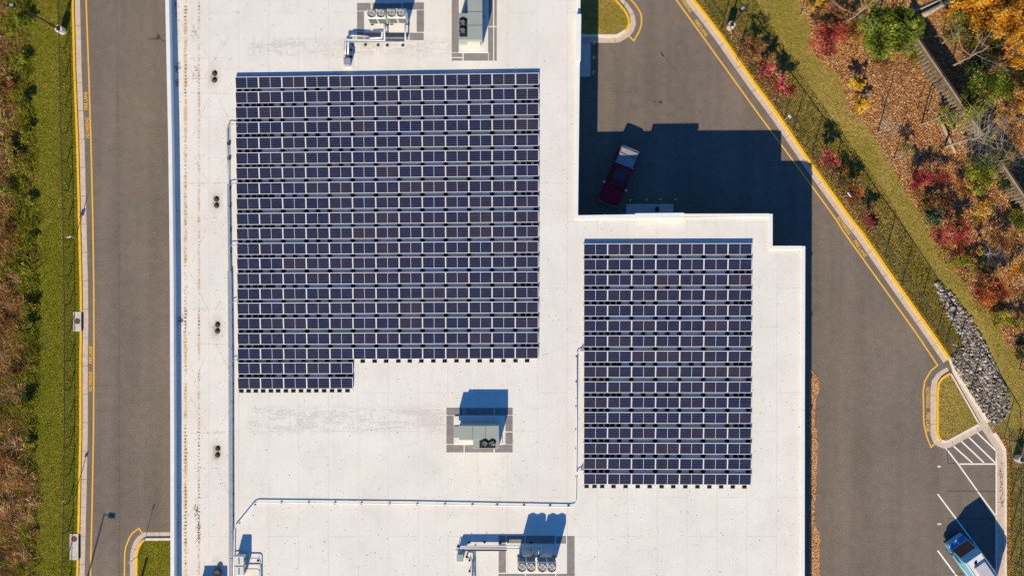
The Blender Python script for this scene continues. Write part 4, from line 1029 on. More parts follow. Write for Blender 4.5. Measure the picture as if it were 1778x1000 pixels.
def quad(t, name, mat, pts, th=0.012):
    a, b, c = Vector(pts[0]), Vector(pts[1]), Vector(pts[2]); n = (b - a).cross(c - a).normalized() * th
    vs = [Vector(p) for p in pts]; vs2 = [v + n for v in vs]; k = len(vs)
    m = MB(); m.add(vs + vs2, [tuple(range(k - 1, -1, -1)), tuple(range(k, 2 * k))] + [(i, (i + 1) % k, k + (i + 1) % k, k + i) for i in range(k)]); return m.build(name, mat, t)

p0 = G(1075, 306, 1.0)
t = thing('pickup_truck', 'maroon pickup truck with a white camper shell parked in the building shadow', 'pickup truck', (p0.x, p0.y, 0), rad(-112.2))
W_ = 0.95
def prof(hw, zt, cr=0.05): return [(hw * 0.86, 0.34), (hw * 0.98, 0.45), (hw, 0.72), (hw * 0.985, zt - 0.12), (hw * 0.93, zt - 0.02), (hw * 0.6, zt + cr * 0.6), (0, zt + cr)]
m = MB(); loft(m, [(2.66, [(0.70, 0.42), (0.74, 0.5), (0.76, 0.7), (0.75, 0.85), (0.7, 0.9), (0.45, 0.93), (0, 0.95)]), (2.5, prof(0.86, 0.98)), (2.2, prof(W_, 1.04)), (1.2, prof(W_, 1.12)), (1.0, prof(W_, 1.13)), (-0.85, prof(W_, 1.13, 0.02)), (-2.55, prof(W_, 1.15, 0.0)), (-2.64, prof(0.9, 1.12, 0))])
m.build('body', M['maroon'], t)
m = MB(); loft(m, [(1.22, [(0.84, 1.10), (0.84, 1.13), (0.60, 1.15), (0, 1.16)]), (0.55, [(0.88, 1.12), (0.70, 1.74), (0.60, 1.80), (0, 1.83)]), (-0.6, [(0.88, 1.12), (0.72, 1.78), (0.62, 1.83), (0, 1.86)]), (-0.88, [(0.86, 1.12), (0.70, 1.70), (0.6, 1.78), (0, 1.80)])])
m.build('cab', M['maroon'], t)
quad(t, 'windshield', M['carglass'], [(1.16, -0.74, 1.18), (1.16, 0.74, 1.18), (0.60, 0.60, 1.77), (0.60, -0.60, 1.77)])
quad(t, 'sunroof', M['carglass'], [(0.35, -0.47, 1.845), (0.35, 0.47, 1.845), (-0.55, 0.47, 1.868), (-0.55, -0.47, 1.868)])
for sg in (-1, 1):
    quad(t, 'side_window', M['carglass'], [(0.85, sg * 0.872, 1.2), (-0.8, sg * 0.872, 1.2), (-0.72, sg * 0.745, 1.68), (0.5, sg * 0.735, 1.68)][::sg], 0.02)
    m = MB(); m.bbox(0.92, 1.10, min(sg * 0.95, sg * 1.17), max(sg * 0.95, sg * 1.17), 1.05, 1.25, 0.03); m.build('wing_mirror', M['chrome'], t)
    m = MB(); m.bbox(2.42, 2.62, min(sg * 0.5, sg * 0.8), max(sg * 0.5, sg * 0.8), 0.72, 0.92, 0.02); m.build('headlight', M['lamp'], t)
    m = MB(); m.bbox(-2.68, -2.6, min(sg * 0.75, sg * 0.92), max(sg * 0.75, sg * 0.92), 0.75, 1.08, 0.02); m.build('tail_light', M['redl'], t)
m = MB(); m.bbox(2.5, 2.72, -0.86, 0.86, 0.42, 0.58, 0.05); m.bbox(-2.78, -2.62, -0.85, 0.85, 0.45, 0.6, 0.03); m.build('bumper', M['chrome'], t)
m = MB(); m.box(2.60, 2.68, -0.45, 0.45, 0.62, 0.86); m.build('grille', M['dark'], t)
m = MB(); m.bbox(-0.93, -0.885, -0.32, 0.32, 1.70, 1.79, 0.01); m.build('brake_light', M['redl'], t)
m = MB(); loft(m, [(-0.96, [(0.90, 1.14), (0.80, 1.68), (0.70, 1.78), (0, 1.82)]), (-2.5, [(0.92, 1.16), (0.82, 1.68), (0.72, 1.78), (0, 1.82)]), (-2.66, [(0.92, 1.16), (0.80, 1.62), (0.70, 1.70), (0, 1.73)])])
cp = m.build('camper_shell', M['cap'], t)
for x in (-1.95, -2.45):
    m = MB(); m.box(x - 0.02, x + 0.02, -0.72, 0.72, 1.79, 1.83); m.build('roof_strip', M['dark'], cp)
for sg in (-1, 1): quad(cp, 'shell_window', M['carglass'], [(-1.15, sg * 0.895, 1.28), (-2.35, sg * 0.905, 1.28), (-2.3, sg * 0.84, 1.6), (-1.2, sg * 0.835, 1.6)][::sg], 0.02)
wheels(t, (1.72, -1.6), 0.86)

fw = Vector((-0.575, 0.82, 0)).normalized(); q = G(1689.5, 967, 3.3); c = Vector((q.x, q.y, 0)) - fw * 1.5
t = thing('delivery_van', 'sky blue high roof van with a dusty white roof parked in the lower right bays', 'van', c, math.atan2(fw.y, fw.x))
def vp(hw, zt, zs=None): return [(hw * 0.9, 0.3), (hw, 0.45), (hw, 1.2), (hw * 0.985, zt * 0.75), (hw * 0.93, zt - 0.12), (hw * 0.85, zt), (0, zt + 0.04)]
m = MB(); loft(m, [(2.98, [(0.70, 0.4), (0.78, 0.5), (0.78, 0.75), (0.74, 0.95), (0.68, 1.02), (0.5, 1.06), (0, 1.1)]), (2.85, vp(0.9, 1.16)), (2.45, vp(0.97, 1.34)), (2.38, vp(0.98, 1.38)),
    (1.8, vp(0.98, 2.5)), (1.66, vp(0.98, 2.80)), (1.48, vp(0.98, 3.22)), (1.40, vp(0.98, 3.27)), (-2.85, vp(0.98, 3.27)), (-2.98, vp(0.95, 3.2))])
body = m.build('body', M['vanblue'], t)
m = MB(); m.add([(2.86, -0.72, 1.19), (2.86, 0.72, 1.19), (2.45, 0.82, 1.36), (2.45, -0.82, 1.36)], [(0, 1, 2, 3)]); m.add([(2.86, -0.72, 1.24), (2.86, 0.72, 1.24), (2.45, 0.82, 1.41), (2.45, -0.82, 1.41)], [(0, 1, 2, 3)])
m.add([(2.86, -0.72, 1.19), (2.86, 0.72, 1.19), (2.86, 0.72, 1.24), (2.86, -0.72, 1.24)], [(0, 1, 2, 3)]); hood = m.build('hood', M['vandeep'], t)
quad(t, 'windshield', M['carglass'], [(2.345, -0.84, 1.49), (2.345, 0.84, 1.49), (1.80, 0.80, 2.55), (1.80, -0.80, 2.55)], 0.02)
m = MB(); m.bbox(-2.86, 1.42, -0.86, 0.86, 3.295, 3.335, 0.02); rf = m.build('roof_panel', M['vanroof'], t)
m = MB(); m.bbox(-1.9, 0.72, -0.62, 0.5, 3.335, 3.56, 0.05); m.build('roof_unit', M['vanunit'], t)
m = MB(); m.bbox(0.86, 1.06, 0.0, 0.24, 3.336, 3.48, 0.03); m.build('roof_vent', M['rubber'], t)
for sg in (-1, 1):
    m = MB(); m.box(-2.6, 1.3, sg * 0.78 - 0.012, sg * 0.78 + 0.012, 3.335, 3.36); m.build('roof_rail', M['dark'], t)
    quad(t, 'side_window', M['carglass'], [(2.15, sg * 0.99, 1.5), (1.2, sg * 0.99, 1.5), (1.2, sg * 0.975, 2.25), (1.75, sg * 0.975, 2.25)][::sg], 0.02)
    m = MB(); m.bbox(2.05, 2.22, min(sg * 1.0, sg * 1.26), max(sg * 1.0, sg * 1.26), 1.5, 1.95, 0.03); m.build('wing_mirror', M['vandeep'], t)
    m = MB(); m.bbox(2.72, 2.93, min(sg * 0.55, sg * 0.84), max(sg * 0.55, sg * 0.84), 0.85, 1.08, 0.03); m.build('headlight', M['lamp'], t)
    quad(t, 'side_stripe', M['vanpale'], [(1.05, sg * 0.985, 0.9), (-2.8, sg * 0.985, 1.5), (-2.8, sg * 0.985, 2.3), (0.3, sg * 0.985, 1.5)][::sg], 0.018)
m = MB(); m.bbox(2.86, 3.06, -0.86, 0.86, 0.35, 0.62, 0.05); m.build('bumper', M['dark'], t)
lo = text('S', 0, 0, 7.5, 5.0, 0, M['vanpale'], 'hood_logo', 0, None, hood, 0.02); lo.location = (2.655, 0.02, 1.325 + 0.006); lo.rotation_euler = (0, rad(22.5), 0); lo.rotation_euler.rotate_axis('Z', rad(-90))
wheels(t, (2.0, -1.9), 0.88, 0.36)

# ================================================================== GRASS, BRUSH, LEAVES, STONES
def grass(name, label, poly_px, dens, h, wd, mat, z=0.10, lean=0.7):
    xy = scatter([G(x, y) for x, y in poly_px], dens)
    return tag(np_mesh(name, blades(xy, z, h, wd, lean), 3, mat, RNG.random(len(xy))), label, 'grass', None, 'stuff')
M['g1'] = mat_rnd("olive_grass_blades", [(0, (0.11, 0.105, 0.004)), (0.3, (0.32, 0.28, 0.016)), (0.65, (0.52, 0.44, 0.045)), (0.9, (0.85, 0.70, 0.15)), (1, (1.0, 0.92, 0.42))], 0.8, 0.25)
M['g2'] = mat_rnd("dry_grass_blades", [(0, (0.10, 0.08, 0.008)), (0.2, (0.32, 0.24, 0.035)), (0.5, (0.70, 0.51, 0.16)), (0.85, (0.98, 0.76, 0.34)), (1, (1.0, 0.92, 0.58))], 0.8, 0.25)
M['g3'] = mat_rnd("dark_green_blades", [(0, (0.03, 0.035, 0.003)), (0.35, (0.11, 0.11, 0.010)), (0.75, (0.28, 0.22, 0.03)), (1, (0.65, 0.5, 0.18))], 0.8, 0.25)
grass('lawn_grass', 'mown olive grass between the west road and the rough meadow', [(50, -40), (126, -40), (128, 30), (134, 250), (140, 500), (139, 750), (134, 1000), (132, 1040), (60, 1040), (60, 500)], 150, 0.10, 0.05, M['g1'])
grass('island_grass', 'grass on the small island at the bottom left', [(240, 950), (255, 938), (297, 938), (297, 1040), (239, 1040)], 150, 0.10, 0.05, M['g1'])
grass('island_grass', 'dry grass on the top island beside the white roof', [(1008, -30), (1058, -30), (1080, 18), (1089, 40), (1070, 60), (1008, 60)], 150, 0.10, 0.05, M['g2'])
grass('island_grass', 'dry grass on the triangular island at the right', [(1649, 652), (1632, 662), (1630, 755), (1640, 763), (1697, 736)], 150, 0.10, 0.05, M['g2'])
lawn_in = [(1206, -20)] + [(x + 5, y) for x, y in RK[1:]] + [(1660, 636), (1700, 620), (1668, 540), (1632, 492), (1600, 450), (1540, 340), (1440, 200), (1370, 100), (1300, -20)]
grass('verge_grass', 'dark green grass and leaves between the diagonal kerb and the fence shadow', lawn_in, 260, 0.10, 0.055, M['g3'])
lawn_out = [(1300, -20), (1370, 100), (1440, 200), (1540, 340), (1600, 450), (1632, 486), (1655, 498), (1712, 575), (1760, 690), (1760, 760), (1800, 760), (1800, 640)] + FOR[::-1][1:]
grass('lawn_grass', 'pale dry mown grass between the verge and the woodland', lawn_out, 120, 0.09, 0.05, M['g2'])
grass('verge_grass', 'dark grass down the right edge beside the parking bays', [(1750, 745), (1800, 745), (1800, 1040), (1757, 1040)], 150, 0.12, 0.05, M['g3'])

def leaves(name, label, poly_px, dens, size, mat, z=0.13, flat=0.6, cat='fallen leaves', zr=0.03):
    xy = scatter([G(x, y) for x, y in poly_px], dens); c = np.concatenate([xy, z + RNG.random((len(xy), 1)) * zr], 1)
    return tag(np_mesh(name, leafquads(c, size, flat), 4, mat, RNG.random(len(c))), label, cat, None, 'stuff')
M['lf'] = mat_rnd("orange_fallen_leaves", [(0, (0.10, 0.045, 0.018)), (0.2, (0.32, 0.13, 0.04)), (0.5, (0.62, 0.29, 0.10)), (0.8, (0.85, 0.48, 0.21)), (1, (1.0, 0.76, 0.45))], 0.85, 0.15)
M['lf3'] = mat_rnd("pale_orange_leaves", [(0, (0.22, 0.09, 0.03)), (0.3, (0.62, 0.28, 0.11)), (0.7, (0.86, 0.46, 0.22)), (1, (1.0, 0.72, 0.45))], 0.85, 0.1)
M['lf2'] = mat_rnd("rusty_kerb_leaves", [(0, (0.10, 0.03, 0.01)), (0.4, (0.42, 0.16, 0.03)), (0.8, (0.72, 0.36, 0.08)), (1, (0.80, 0.55, 0.2))], 0.85, 0.15)
leaves('forest_leaf_litter', 'orange and brown fallen leaves covering the woodland floor', [(1376, -40)] + FOR + [(1850, -60)], 230, 0.13, M['lf'], 0.13, 0.6, zr=0.05)
leaves('verge_leaves', 'brown leaves and mulch under the red shrubs by the diagonal kerb', [(1258, 50), (1330, 70), (1375, 130), (1360, 190), (1330, 165), (1290, 110)], 110, 0.12, M['lf'])
leaves('verge_leaves', 'brown leaves and mulch under the middle shrubs by the kerb', [(1410, 270), (1470, 290), (1530, 370), (1510, 405), (1480, 375)], 100, 0.12, M['lf'])
leaves('kerb_leaves', 'thin line of rusty leaves behind the yellow diagonal kerb', [(x + 3.5, y - 1) for x, y in RK[1:]] + [(x + 8, y - 2) for x, y in RK[:0:-1]], 110, 0.11, M['lf2'])
leaves('kerb_leaves', 'band of golden leaves behind the kerb right of the parking bays', [(1747, 775), (1753, 780), (1756, 1040), (1748, 1040)], 330, 0.10, M['lf2'])
leaves('kerb_leaves', 'golden leaves piled where the kerb bends above the parking bays', [(1718, 735), (1730, 740), (1753, 775), (1747, 780)], 200, 0.11, M['lf2'])
leaves('gutter_leaves', 'brown leaves lying in the gutter above the van', [(1734, 810), (1740, 800), (1742, 880), (1737, 880)], 120, 0.09, M['lf2'], 0.03, 0.8, zr=0.02)
EDGE = []
for y in range(640, 1041, 5):
    env = np.interp(y, [640, 655, 675, 700, 730, 770, 800, 850, 890, 905, 925, 960, 1000, 1040], [0, 12, 15, 8, 7, 12, 11, 9, 6, 7, 15, 15, 14, 14])
    EDGE.append((1406.5 + env * 1.1 + random.uniform(-1.3, 1.3), y))
leaves('wall_leaf_drift', 'long drift of orange leaves lying along the foot of the east wall', [(1405, 642)] + EDGE + [(1405, 1040)], 620, 0.10, M['lf3'], 0.015, 0.88, zr=0.04)
leaves('wall_leaf_drift', 'loose orange leaves blown a little away from the east wall', [(1408, 650), (1424, 660), (1420, 760), (1424, 900), (1426, 1040), (1408, 1040)], 9, 0.09, M['lf'], 0.012, 0.75, zr=0.02)
leaves('lawn_leaves', 'scattered pale leaves on the right hand lawn', lawn_in + [], 7, 0.11, M['lf2'], 0.17, 0.6)
leaves('gutter_leaves', 'thin brown leaf line in the west gutter', [(x + 1.9, y) for x, y in LW_KERB[1:-1]] + [(x + 3.2, y) for x, y in LW_KERB[-2:0:-1]], 60, 0.06, M['lf2'], 0.02, 0.8, zr=0.02)
leaves('lawn_leaves', 'scattered bright leaf specks on the west lawn', [(50, -20), (126, -20), (134, 250), (140, 500), (134, 1000), (60, 1000)], 3, 0.09, M['lf2'], 0.17, 0.6)

# rough meadow at the left edge
M['brush'] = mat_rnd("mixed_meadow_stems", [(0, (0.12, 0.13, 0.008)), (0.2, (0.28, 0.29, 0.020)), (0.38, (0.54, 0.49, 0.07)), (0.5, (0.38, 0.25, 0.06)), (0.68, (0.44, 0.23, 0.08)), (0.85, (0.72, 0.46, 0.20)), (1, (1.0, 0.80, 0.50))], 0.85, 0.25)
def brush():
    poly = [G(x, y) for x, y in [(-60, -60)] + MEAD + [(-60, 1060)]]
    cen = scatter(poly, 3.2); V = []; R_ = []
    for (x, y) in cen:
        px = 889 + x * 18.9; py = 500 - y * 18.9; edge = np.interp(py, [q[1] for q in MEAD], [q[0] for q in MEAD]) - px
        green = (edge < np.interp(py, [0, 450, 600, 800], [34, 26, 15, 4]) + 9 * math.sin(py * 0.02)) or RNG.random() < 0.2
        n = RNG.integers(60, 150); r = 0.25 + RNG.random() * 0.55; hh = 0.25 + 0.75 * RNG.random() ** 2; tint = RNG.random() * 0.22 if green else 0.42 + RNG.random() * 0.36
        a = RNG.random(n) * 6.283; d = np.sqrt(RNG.random(n)) * r; xy = np.stack([x + np.cos(a) * d, y + np.sin(a) * d], 1)
        if RNG.random() < 0.6: v = blades(xy, 0.1, hh, 0.05, 1.3)
        else:
            c = np.stack([xy[:, 0], xy[:, 1], 0.12 + hh * np.sqrt(np.clip(1 - (d / r) ** 2, 0, 1)) * RNG.random(n)], 1); q = leafquads(c, 0.12); v = q[:, [0, 1, 2]]
            v2 = q[:, [0, 2, 3]]; v = np.concatenate([v, v2])
        V.append(v); R_.append(np.clip(tint + RNG.random(len(v)) * 0.25, 0, 1))
    xy = scatter(poly, 160); v = blades(xy, 0.1, 0.16, 0.06, 1.4); px = 889 + xy[:, 0] * 18.9; V.append(v); R_.append(np.clip(np.where(px > 38, 0.12, 0.5) + RNG.random(len(v)) * 0.4, 0, 1))
    tag(np_mesh('meadow_brush', np.concatenate(V), 3, M['brush'], np.concatenate(R_)), 'rough brown and green meadow plants along the left edge', 'meadow', None, 'stuff')
brush()
# darker bushes on the meadow edge that throw shade on the lawn
M['bushg'] = mat_rnd("yellow_green_bush_leaves", [(0, (0.03, 0.045, 0.005)), (0.4, (0.10, 0.13, 0.012)), (0.8, (0.26, 0.27, 0.04)), (1, (0.5, 0.45, 0.12))], 0.75, 0.3)

def clump_leaves(C, radii, n, size, squash=0.75):
    """leaves spread in and around several clumps, with ragged edges and holes"""
    pts = []; tot = sum(r ** 2 for r in radii); ph = RNG.random(6) * 6.28
    for c, r in zip(C, radii):
        for q in range(5):                                   # each clump breaks into sprays
            d0 = RNG.normal(size=3); d0[2] = abs(d0[2]) * 0.7; d0 /= np.linalg.norm(d0); rr = r * (0.30 + 0.45 * RNG.random())
            cc = np.array(c) + d0 * r * (0.25 + 0.85 * RNG.random()); k = max(5, int(n * r ** 2 / tot / 5))
            d = RNG.normal(size=(k, 3)); d /= np.linalg.norm(d, axis=1, keepdims=True)
            p = d * rr * RNG.random((k, 1)) ** 0.45 * np.array([1.25, 1.25, 0.7]); pts.append(cc + p)
    p = np.concatenate(pts)
    f = np.sin(p[:, 0] * 4.3 + ph[0]) * np.sin(p[:, 1] * 4.9 + ph[1]) + 0.6 * np.sin(p[:, 0] * 9.1 + p[:, 1] * 7.3 + ph[2]) + RNG.normal(0, 0.35, len(p))
    return p[f > -0.75]
# riprap stones
M['stone'] = mat_rnd("mixed_riprap_stone", [(0, (0.10, 0.08, 0.06)), (0.3, (0.27, 0.22, 0.16)), (0.6, (0.40, 0.335, 0.26)), (0.88, (0.56, 0.48, 0.385)), (1, (0.84, 0.77, 0.68))], 0.9)
def stones():
    xy = scatter([G(x, y) for x, y in DITCH], 85); n = len(xy)
    ico = bmesh.new(); bmesh.ops.create_icosphere(ico, subdivisions=1, radius=1.0); iv = np.array([v.co[:] for v in ico.verts]); fi = np.array([[v.index for v in f.verts] for f in ico.faces]); ico.free()
    V = []; R_ = []
    for (x, y) in xy:
        s_ = 0.06 + 0.10 * RNG.random() ** 1.6; sc = s_ * (0.6 + 0.7 * RNG.random(3)); a = RNG.random() * 6.28
        v = iv * (1 + RNG.normal(0, 0.16, (len(iv), 1))) * sc; ca, sa = math.cos(a), math.sin(a)
        v = np.stack([v[:, 0] * ca - v[:, 1] * sa + x, v[:, 0] * sa + v[:, 1] * ca + y, v[:, 2] + 0.12 + 0.08 * RNG.random()], 1)
        V.append(v[fi]); R_.append(np.full(len(fi), RNG.random()))
    tag(np_mesh('riprap_stones', np.concatenate(V), 3, M['stone'], np.concatenate(R_)), 'grey and white broken stones filling the ditch beside the kerb', 'stones', None, 'stuff')
stones()

# ================================================================== TREES AND SHRUBS
PAL = {
 'red': [(0, (0.07, 0.012, 0.012)), (0.3, (0.34, 0.045, 0.035)), (0.7, (0.62, 0.12, 0.085)), (1, (0.85, 0.34, 0.22))],
 'pinkred': [(0, (0.10, 0.012, 0.02)), (0.3, (0.48, 0.07, 0.065)), (0.7, (0.80, 0.20, 0.15)), (1, (0.92, 0.45, 0.32))],
 'redorange': [(0, (0.10, 0.02, 0.01)), (0.35, (0.45, 0.09, 0.03)), (0.7, (0.72, 0.22, 0.06)), (1, (0.9, 0.48, 0.14))],
 'crimson': [(0, (0.08, 0.006, 0.02)), (0.4, (0.40, 0.03, 0.06)), (0.8, (0.66, 0.10, 0.11)), (1, (0.85, 0.3, 0.22))],
 'green': [(0, (0.03, 0.05, 0.003)), (0.35, (0.12, 0.18, 0.010)), (0.7, (0.27, 0.33, 0.025)), (1, (0.55, 0.55, 0.09))],
 'darkgreen': [(0, (0.012, 0.022, 0.006)), (0.4, (0.04, 0.075, 0.016)), (0.8, (0.12, 0.16, 0.03)), (1, (0.32, 0.33, 0.09))],
 'bluegreen': [(0, (0.02, 0.04, 0.015)), (0.4, (0.07, 0.13, 0.05)), (0.8, (0.17, 0.26, 0.11)), (1, (0.4, 0.48, 0.25))],
 'lime': [(0, (0.08, 0.09, 0.004)), (0.4, (0.26, 0.29, 0.014)), (0.8, (0.48, 0.46, 0.05)), (1, (0.75, 0.66, 0.15))],
 'olive': [(0, (0.06, 0.055, 0.006)), (0.4, (0.20, 0.19, 0.02)), (0.8, (0.38, 0.33, 0.055)), (1, (0.62, 0.48, 0.14))],
 'yellow': [(0, (0.25, 0.11, 0.008)), (0.3, (0.62, 0.36, 0.015)), (0.7, (0.88, 0.60, 0.04)), (1, (1.0, 0.82, 0.2))],
 'orange': [(0, (0.16, 0.05, 0.006)), (0.3, (0.55, 0.22, 0.012)), (0.7, (0.85, 0.42, 0.025)), (1, (1.0, 0.64, 0.10))],
 'rust': [(0, (0.05, 0.018, 0.008)), (0.3, (0.20, 0.08, 0.025)), (0.7, (0.42, 0.18, 0.05)), (1, (0.7, 0.40, 0.14))],
}
for k, v in PAL.items(): M['leaf_' + k] = mat_rnd(k + "_foliage", v, 0.7, 0.3)

def branches(m, p, d, r, ln, depth, spread=0.5, up=0.12, nseg=3):
    pts = [p]; rs = [r]
    for i in range(nseg):
        d = (d + Vector((random.gauss(0, .12), random.gauss(0, .12), random.gauss(0, .08) + up * 0.3))).normalized()
        pts.append(pts[-1] + d * ln / nseg); rs.append(r * (1 - 0.45 * (i + 1) / nseg))
    m.tube(pts, rs, 6 if r > 0.05 else (4 if r > 0.02 else 3), 0, False)
    if depth <= 0: return
    for k in range(random.choice((2, 3, 3))):
        a = random.random() * 6.283; t_ = random.uniform(0.35, 1.0); i = min(nseg - 1, int(t_ * nseg)); q = pts[i].lerp(pts[i + 1], t_ * nseg - i)
        side = Vector((math.cos(a), math.sin(a), 0.15)); nd = (d * (1 - spread) + side * spread).normalized()
        branches(m, q, nd, r * 0.5, ln * random.uniform(0.55, 0.8), depth - 1, spread, up, nseg)

def tree(name, label, cat, group, px, py, rx, ry, H, pal, n, leaf=0.17, nclump=9, ang=0.0, cz=0.62, vert=0.45, bark='bark', clump=0.42, sparse=1.0):
    if group == WT: rx *= 1.18; ry *= 1.18; n = int(n * 2.1); leaf *= 0.88
    elif group == KS: rx *= 1.22; ry *= 1.22; n = int(n * 1.7)
    zc = H * cz; c = G(px, py, zc); s_ = (CAMZ - zc) / FPX; RX, RY = rx * s_, ry * s_; base = Vector((c.x, c.y, 0.1))
    t = thing(name, label, cat, base, 0, group); C = []; R_ = []
    ca, sa = math.cos(rad(ang)), math.sin(rad(ang))
    for k in range(nclump):
        a = k * 2.4 + random.random(); d = math.sqrt((k + 0.35) / nclump) * (1 - clump * 0.75); x, y = math.cos(a) * d * RX, math.sin(a) * d * RY
        z = zc + (random.uniform(-0.5, 0.7)) * vert * H * 0.5 * (1 - d * 0.7)
        C.append((x * ca - y * sa, x * sa + y * ca, z - 0.1)); R_.append(clump * min(RX, RY) * random.uniform(0.75, 1.3))
    m = MB(); top = Vector((0, 0, zc * 0.62)); r0 = 0.03 + H * 0.011
    pts = [Vector((0, 0, 0)), Vector((random.uniform(-.06, .06), random.uniform(-.06, .06), zc * 0.3)), top]; m.tube(pts, [r0, r0 * 0.85, r0 * 0.65], 8, 0, False)
    for cc in C:
        cv = Vector(cc); mid = top.lerp(cv, 0.5) + Vector((random.gauss(0, .1), random.gauss(0, .1), 0.05)); m.tube([top, mid, cv], [r0 * 0.5, r0 * 0.3, r0 * 0.12], 4, 0, False)
        for q in range(3):
            e_ = cv + Vector((random.gauss(0, 1), random.gauss(0, 1), random.gauss(0.3, .6))).normalized() * clump * min(RX, RY) * 0.9; m.tube([mid.lerp(cv, 0.6), e_], [r0 * 0.14, 0.008], 3, 0, False)
    m.build('trunk', M[bark], t)
    p = clump_leaves(C, R_, n, leaf); loc_rnd = np.clip(0.5 + 0.22 * np.sin(p[:, 0] * 3.1 + px) + 0.18 * np.sin(p[:, 1] * 2.7 + py) + RNG.normal(0, 0.2, len(p)), 0, 1)
    q = leafquads(p, leaf, 0.25); np_mesh('crown', q, 4, M['leaf_' + pal], loc_rnd, t)
    return t
def bare(label, gx, gy, H, r=0.07, depth=3, lean=(0, 0), spread=0.5, name='bare_tree', start=0.45, nb=7, bark='barkw'):
    t = thing(name, label, 'bare tree', G(gx, gy, 0.1), 0, 'leafless trees of the woodland'); m = MB()
    pts = [Vector((0, 0, 0))]; n = 6
    for i in range(n): pts.append(Vector((lean[0] * (i + 1) / n + random.gauss(0, .05), lean[1] * (i + 1) / n + random.gauss(0, .05), H * (i + 1) / n)))
    m.tube(pts, [r * (1 - 0.75 * i / n) for i in range(n + 1)], 8, 0, False); m.build('trunk', M[bark], t)
    m = MB()
    for k in range(nb):
        f = start + (1 - start) * (k + random.random()) / nb; i = min(n - 1, int(f * n)); p = pts[i].lerp(pts[i + 1], f * n - i); a = k * 2.4 + random.random()
        branches(m, p, Vector((math.cos(a), math.sin(a), 0.5)).normalized(), r * 0.38 * (1.3 - f), H * 0.22 * (1.4 - f * 0.6), depth - 1, spread)
    m.build('branches', M[bark], t)

WT, KS = 'leafy trees of the woodland', 'small ornamental trees by the diagonal kerb'
T = tree
T('broadleaf_tree', 'large bright green tree at the top, left of the slatted wall', 'tree', WT, 1541, 52, 60, 44, 7.5, 'green', 8000, 0.17, 16, -10)
T('broadleaf_tree', 'lime tinged lobe of green tree touching the upper end of the slatted wall', 'tree', WT, 1578, 40, 24, 20, 6.5, 'lime', 1900, 0.17, 7)
T('maple_tree', 'soft red maple at the woodland edge, topmost red tree', 'tree', WT, 1437, 66, 30, 26, 4.0, 'red', 3600, 0.13, 9)
T('maple_tree', 'orange yellow tree in the top right corner', 'tree', WT, 1745, 38, 44, 38, 8.5, 'orange', 5200, 0.18, 12)
T('maple_tree', 'orange yellow tree at the top edge, left of the corner one', 'tree', WT, 1698, 2, 42, 28, 8.0, 'orange', 4200, 0.18, 11)
T('maple_tree', 'thin orange tree on the right edge below the corner tree', 'tree', WT, 1768, 95, 22, 36, 6.5, 'orange', 1800, 0.16, 7)
T('broadleaf_tree', 'dark green and rusty tree below the orange corner trees', 'tree', WT, 1722, 58, 30, 24, 5.0, 'darkgreen', 2400, 0.16, 9)
T('broadleaf_tree', 'mixed green tree right of the wall, under the orange crowns', 'tree', WT, 1668, 50, 34, 30, 5.0, 'olive', 2600, 0.16, 9)
T('rust_tree', 'sparse rusty tree between the green crowns at the upper right', 'tree', WT, 1690, 85, 34, 24, 4.5, 'rust', 1300, 0.15, 8)
T('broadleaf_tree', 'round green tree with dark centre right of the slatted wall', 'tree', WT, 1722, 150, 34, 32, 5.5, 'green', 3300, 0.16, 10)
T('broadleaf_tree', 'dark green tree right of the wall above the round green one', 'tree', WT, 1700, 112, 26, 22, 4.5, 'darkgreen', 1600, 0.16, 7)
T('broadleaf_tree', 'olive bush like tree over the lower part of the slatted wall', 'tree', WT, 1690, 180, 30, 18, 4.5, 'olive', 2100, 0.15, 8)
T('shrub', 'lime green shrub below the slatted wall, beside the bare trunk', 'shrub', WT, 1652, 205, 26, 18, 2.2, 'lime', 2100, 0.12, 8)
T('broadleaf_tree', 'yellow green tree under the grey bare crown on the right', 'tree', WT, 1700, 312, 30, 24, 4.0, 'lime', 2900, 0.14, 9)
T('broadleaf_tree', 'green tree tangled with grey bare branches above the yellow green one', 'tree', WT, 1712, 278, 36, 20, 4.5, 'darkgreen', 2300, 0.14, 9)
T('conifer', 'small blue green conifer on the lawn edge', 'conifer', WT, 1620, 374, 21, 18, 2.8, 'bluegreen', 2600, 0.11, 9)
T('shrub', 'wide dusky red shrub above the blue green conifer', 'shrub', WT, 1596, 312, 24, 17, 2.6, 'crimson', 1700, 0.11, 8)
T('shrub', 'pinkish red shrub just right of the wide dusky red one', 'shrub', WT, 1632, 308, 20, 18, 2.6, 'red', 900, 0.11, 7)
T('maple_tree', 'broad red maple below the blue green conifer', 'tree', WT, 1656, 410, 38, 24, 3.6, 'red', 3600, 0.12, 10)
T('maple_tree', 'red and orange maple lower right, above the green bush', 'tree', WT, 1725, 508, 32, 24, 3.4, 'redorange', 3400, 0.12, 10)
T('maple_tree', 'brownish thin red tree just above the lower right maple', 'tree', WT, 1712, 488, 28, 18, 3.0, 'rust', 1100, 0.11, 7)
T('shrub', 'light green shrub below the broad red maple', 'shrub', WT, 1668, 452, 17, 11, 1.2, 'lime', 1300, 0.10, 6)
T('shrub', 'light green shrub below the red and orange maple', 'shrub', WT, 1742, 553, 22, 15, 1.6, 'lime', 1700, 0.11, 7)
T('shrub', 'bright green shrub at the right edge beside the broad red maple', 'shrub', WT, 1771, 382, 17, 18, 2.2, 'green', 1600, 0.12, 7)
T('shrub', 'yellow leaved shrub in the shade, right of the conifer', 'shrub', WT, 1702, 366, 20, 14, 2.0, 'yellow', 170, 0.16, 8, clump=0.6)
